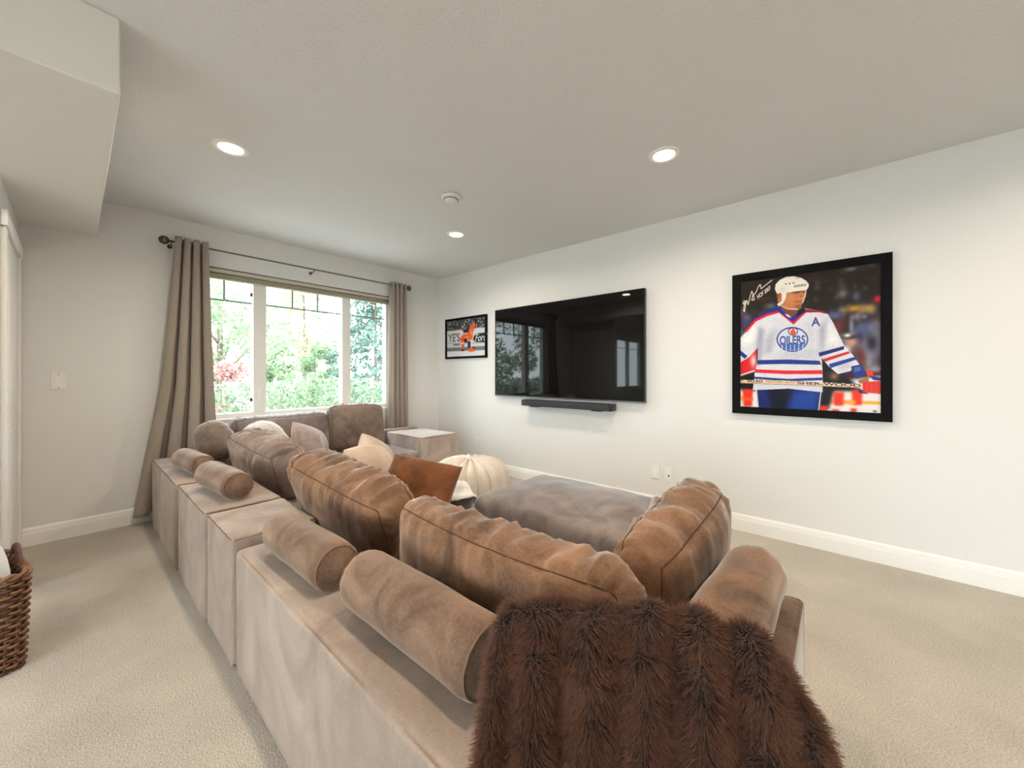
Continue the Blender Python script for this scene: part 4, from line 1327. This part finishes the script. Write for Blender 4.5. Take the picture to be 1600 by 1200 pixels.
dirn = nn * .8 + clump * .9 + rng.normal(0, .18, (NS, 3)) + np.array([0, 0, -.25])
dirn /= np.linalg.norm(dirn, axis=1, keepdims=True)
ln = rng.uniform(.011, .024, NS)[:, None]
K = 4
paths = np.stack([rt + nn * ln * .35 * k / (K - 1) + dirn * ln * (k / (K - 1)) ** 1.3 * .75 + np.array([0, 0, -1]) * ln * .2 * (k / (K - 1)) ** 2 for k in range(K)], 1)
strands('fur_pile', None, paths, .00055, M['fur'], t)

# ------------------------------------------------------------------ wicker basket with a blanket
M['wicker'] = plain('brown_wicker', (122, 84, 56), .55, var=.35, vscale=30, bump=.2, bscale=120)
M['wicker_dark'] = plain('dark_wicker', (86, 56, 38), .55, var=.3, vscale=30)
bx0, bx1, by0, by1, bh = -.64, -.128, 2.48, 2.84, .375
t = thing('wicker_basket', 'brown wicker basket standing on the carpet at the left edge', 'basket', (bx1, by0, 0))
def perim(s, z):
    """rounded rectangle, slightly wider at the top"""
    g = .012 * z / bh
    x0, x1, y0, y1, r = bx0 - g, bx1 + g, by0 - g, by1 + g, .04
    w, d = x1 - x0 - 2 * r, y1 - y0 - 2 * r
    segs = [('l', w, (x0 + r, y0), (1, 0)), ('c', r * math.pi / 2, (x1 - r, y0 + r), -math.pi / 2), ('l', d, (x1, y0 + r), (0, 1)), ('c', r * math.pi / 2, (x1 - r, y1 - r), 0),
            ('l', w, (x1 - r, y1), (-1, 0)), ('c', r * math.pi / 2, (x0 + r, y1 - r), math.pi / 2), ('l', d, (x0, y1 - r), (0, -1)), ('c', r * math.pi / 2, (x0 + r, y0 + r), math.pi)]
    tot = sum(q[1] for q in segs); k = (s % 1) * tot
    for ty, ln_, p, a in segs:
        if k <= ln_:
            if ty == 'l':
                return p[0] + a[0] * k, p[1] + a[1] * k, a[1], -a[0]
            an = a + k / r
            return p[0] + r * math.cos(an), p[1] + r * math.sin(an), math.cos(an), math.sin(an)
        k -= ln_
    return x0 + r, y0, 0, -1
NST = 64
for i in range(NST):
    s = i / NST
    pts = []
    for z in (0.005, bh / 2, bh):
        x, y, _, _ = perim(s, z); pts.append((x, y, z))
    obj_from('stake', tube_data(pts, .0045, 6), M['wicker_dark'], t)
for rrow in range(27):
    z = .012 + rrow * (bh - .03) / 26
    pts = []
    for i in range(NST * 2):
        x, y, ax_, ay_ = perim(i / (NST * 2), z)
        o_ = .006 * math.cos(math.pi * (i / 2 + rrow) + (math.pi / 2 if i % 2 else 0))
        pts.append((x + ax_ * o_, y + ay_ * o_, z))
    obj_from('weaver', tube_data(pts, .0062, 6, True), M['wicker'] if rrow % 3 else M['wicker_dark'], t)
for k, dz in enumerate((0, .014)):
    pts = []
    for i in range(160):
        x, y, ax_, ay_ = perim(i / 160, bh)
        o_ = .007 * math.cos(i * .9 + k * math.pi)
        pts.append((x + ax_ * o_, y + ay_ * o_, bh + .002 + .007 * math.sin(i * .9 + k * math.pi)))
    obj_from('rim_braid', tube_data(pts, .008, 7, True), M['wicker'], t)
hp = [(bx1 + .006, by0 + .14 + .15 * s_, bh + .065 * math.sin(math.pi * s_)) for s_ in np.linspace(0, 1, 17)]
obj_from('handle', tube_data(hp, .010, 8), M['wicker_dark'], t)
obj_from('basket_floor', nbox(bx0 + .02, bx1 - .02, by0 + .02, by1 - .02, .004, .014), M['wicker_dark'], t, smooth=False)
t.rotation_euler = (0, 0, math.radians(11))
M['blanket'] = plain('soft_white_blanket', (222, 222, 222), .9, bump=.3, bscale=60, spec=.1)
V = []
nA, nV = 60, 22
bcx, bcy = (bx0 + bx1) / 2, (by0 + by1) / 2
for i in range(nV):
    a = -math.pi / 2 + math.pi * i / (nV - 1)
    for j in range(nA):
        an = 2 * math.pi * j / nA
        sq = lambda v_, p_: math.copysign(abs(v_) ** p_, v_)
        x = bcx + (bx1 - bx0 - .03) / 2 * sq(math.cos(an), .35) * max(.01, math.cos(a)) ** .35
        y = bcy + (by1 - by0 - .05) / 2 * sq(math.sin(an), .5) * max(.01, math.cos(a)) ** .5
        z = .255 + (.30 if a > 0 else .235) * math.sin(a)
        n_ = noise.noise((x * 9, y * 9, z * 5)) * .014 + .008 * math.sin(x * 40 + 3 * math.sin(y * 20))
        V.append((x, y, z + (n_ if a > 0 else 0)))
o = obj_from('folded_blanket', (V, grid_faces(nA, nV, True)), M['blanket'], loc=(bx1, by0, .02))
o.rotation_euler = (0, 0, math.radians(11))
tag(o, 'soft white blanket stuffed into the wicker basket', 'blanket')

# ------------------------------------------------------------------ garden outside the window
M['bounce_ground'] = plain('neutral_bounce_ground', (148, 148, 146), .9, var=.12, vscale=3)  # unseen ground, greyed so the light it bounces indoors stays neutral
def leafmat(name, rgb, var=.3):
    m, nt, b = nmat(name)
    c = lin(*rgb)
    n = nt.nodes.new('ShaderNodeTexNoise'); n.inputs['Scale'].default_value = 3.0; n.inputs['Detail'].default_value = 6
    tc = nt.nodes.new('ShaderNodeTexCoord'); nt.links.new(tc.outputs['Object'], n.inputs['Vector'])
    r = nt.nodes.new('ShaderNodeValToRGB'); r.color_ramp.elements[0].position = .35; r.color_ramp.elements[1].position = .65
    r.color_ramp.elements[0].color = (*[x * (1 - var) for x in c], 1); r.color_ramp.elements[1].color = (*[min(1, x * (1 + var)) for x in c], 1)
    nt.links.new(n.outputs['Fac'], r.inputs['Fac']); nt.links.new(r.outputs['Color'], b.inputs['Base Color'])
    setin(b, Roughness=.6)
    tl = nt.nodes.new('ShaderNodeBsdfTranslucent'); nt.links.new(r.outputs['Color'], tl.inputs['Color'])
    mx = nt.nodes.new('ShaderNodeMixShader'); mx.inputs['Fac'].default_value = .45
    outn = nt.nodes['Material Output']
    nt.links.new(b.outputs[0], mx.inputs[1]); nt.links.new(tl.outputs[0], mx.inputs[2]); nt.links.new(mx.outputs[0], outn.inputs['Surface'])
    return m
M['leaf_spring'] = leafmat('spring_green_leaves', (146, 166, 132))
M['leaf_yellow'] = leafmat('yellow_green_leaves', (170, 174, 136))
M['leaf_hedge'] = leafmat('hedge_leaves', (118, 140, 108), .4)
M['leaf_fir'] = leafmat('blue_green_needles', (102, 128, 116), .35)
M['leaf_red'] = leafmat('pinkish_red_leaves', (176, 134, 128))
M['bark'] = plain('grey_brown_bark', (112, 98, 86), .9, var=.2, vscale=12)
struct(obj_from('ground_outside', nbox(-30, 40, -40, 60, -.25, -.13), M['bounce_ground'], smooth=False), 'unseen ground outside the windows, greyed for neutral bounce light', 'ground')
def leaf_cloud(cent, n, size):
    """n small folded leaves at the given centres"""
    c = np.asarray(cent)
    a = rng.normal(0, 1, (n, 3)); a /= np.linalg.norm(a, axis=1, keepdims=True)
    b_ = np.cross(a, rng.normal(0, 1, (n, 3))); b_ /= np.linalg.norm(b_, axis=1, keepdims=True)
    s = size * rng.uniform(.6, 1.3, (n, 1))
    V = np.stack([c - a * s, c + b_ * s * .45, c + a * s, c - b_ * s * .45], 1).reshape(-1, 3)
    Fq = np.arange(n * 4).reshape(-1, 4).tolist()
    return V, Fq
def leafy(name, label, cat, x, y, h, rx, rz0, n, size, mat, group, dens=14, trunk=.09):
    t = thing(name, label, cat, (x, y, -.13), group)
    cl = []
    for k in range(dens):
        an = rng.uniform(0, 2 * math.pi); rr = rng.uniform(0, 1) ** .6
        z = rz0 + (h - rz0) * rng.uniform(.08, .95)
        sp = math.sin(math.pi * min(1, max(.12, (z - rz0) / (h - rz0)))) ** .7
        cl.append((x + rx * rr * sp * math.cos(an), y + rx * rr * sp * math.sin(an), z, rng.uniform(.25, .5) * rx))
    pts = []
    for k in range(n):
        c = cl[rng.integers(len(cl))]
        d = rng.normal(0, 1, 3); d /= np.linalg.norm(d)
        pts.append(np.array(c[:3]) + d * c[3] * rng.uniform(.3, 1) ** .5)
    obj_from('foliage', leaf_cloud(pts, n, size), M[mat], t, smooth=False)
    obj_from('trunk', tube_data([(x, y, -.13), (x + .05, y, h * .35), (x, y + .05, h * .75)], [trunk, trunk * .7, trunk * .25], 8), M['bark'], t)
    br = [tube_data([(x, y, rz0 + .3 * (h - rz0) * rng.uniform(.2, 1)), (c[0], c[1], c[2])], [trunk * .35, trunk * .1], 5) for c in cl[:10]]
    obj_from('branches', merge(br), M['bark'], t)
leafy('garden_tree', 'bright spring-green tree outside the left window panes', 'tree', 2.4, 12.0, 6.0, 2.4, .3, 9500, .08, 'leaf_spring', 'garden trees')
leafy('garden_tree', 'pale yellow-green tree outside the middle window pane', 'tree', 5.8, 15.6, 5.6, 2.3, .2, 6500, .085, 'leaf_yellow', 'garden trees')
leafy('garden_tree', 'distant pale tree behind the middle window pane', 'tree', 8.0, 21.5, 7.5, 3.2, .2, 5000, .12, 'leaf_spring', 'garden trees')
leafy('garden_tree', 'tall tree beyond the bright spring-green one outside the left panes', 'tree', 1.6, 18.0, 9.0, 3.0, .3, 6000, .11, 'leaf_yellow', 'garden trees')
leafy('red_shrub', 'pinkish red leaved shrub outside the left window pane', 'shrub', 2.05, 9.6, 1.38, .5, .2, 1500, .05, 'leaf_red', None, 8, .03)
for k, (sx, sy, sh) in enumerate(((3.3, 10.4, 1.9), (4.6, 11.6, 2.2), (5.6, 12.9, 2.3))):
    leafy('garden_shrub', ('low pale green shrub behind the hedge, left in the middle window pane', 'pale green shrub behind the hedge, centre of the middle window pane', 'pale green shrub behind the hedge, right in the middle window pane')[k], 'shrub', sx, sy, sh, .75, .1, 2600, .06, 'leaf_spring', 'shrubs behind the hedge', 9, .03)
leafy('garden_tree', 'green tree left of the window view, mirrored in the television', 'tree', -2.6, 10.8, 5.5, 1.9, .2, 5000, .09, 'leaf_hedge', 'garden trees')
leafy('garden_tree', 'farther green tree left of the window view, mirrored in the television', 'tree', -6.5, 12.5, 6.0, 2.1, .2, 5000, .1, 'leaf_spring', 'garden trees')
# fir
fx, fy, fh = 6.0, 10.7, 6.0
t = thing('fir_tree', 'blue-green fir tree outside the right window pane', 'tree', (fx, fy, -.13))
obj_from('trunk', tube_data([(fx, fy, -.13), (fx, fy, fh)], [.06, .015], 8), M['bark'], t)
pts = []
for lay in range(22):
    z = .4 + lay * (fh - .5) / 22
    L = 1.75 * (1 - (z / fh)) + .12
    for k in range(13):
        an = rng.uniform(0, 2 * math.pi)
        for q in range(38):
            s = rng.uniform(.15, 1)
            pts.append((fx + math.cos(an) * L * s + rng.normal(0, .05), fy + math.sin(an) * L * s + rng.normal(0, .05), z - .25 * s * s + rng.normal(0, .05)))
obj_from('needles', leaf_cloud(pts, len(pts), .07), M['leaf_fir'], t, smooth=False)
# clipped hedge
t = thing('clipped_hedge', 'clipped green hedge running across the garden below the trees', 'hedge', (4, 8, -.13))
n = 20000
hp_ = np.stack([rng.uniform(-6, 9.5, n), 8 + rng.uniform(-.45, .45, n), -.1 + 1.16 * rng.uniform(0, 1, n) ** .75], 1)
hp_[:, 2] += .05 * np.sin(hp_[:, 0] * 2.3)
obj_from('foliage', leaf_cloud(hp_, n, .045), M['leaf_hedge'], t, smooth=False)
tw = []
for k in range(150):
    x0 = rng.uniform(-6, 9.5); y0 = 8 + rng.uniform(-.4, .4)
    tw.append(tube_data([(x0, y0, -.13), (x0 + rng.normal(0, .12), y0 + rng.normal(0, .1), .5), (x0 + rng.normal(0, .25), y0 + rng.normal(0, .15), 1.0)], [.012, .008, .003], 5))
obj_from('stems', merge(tw), M['bark'], t)
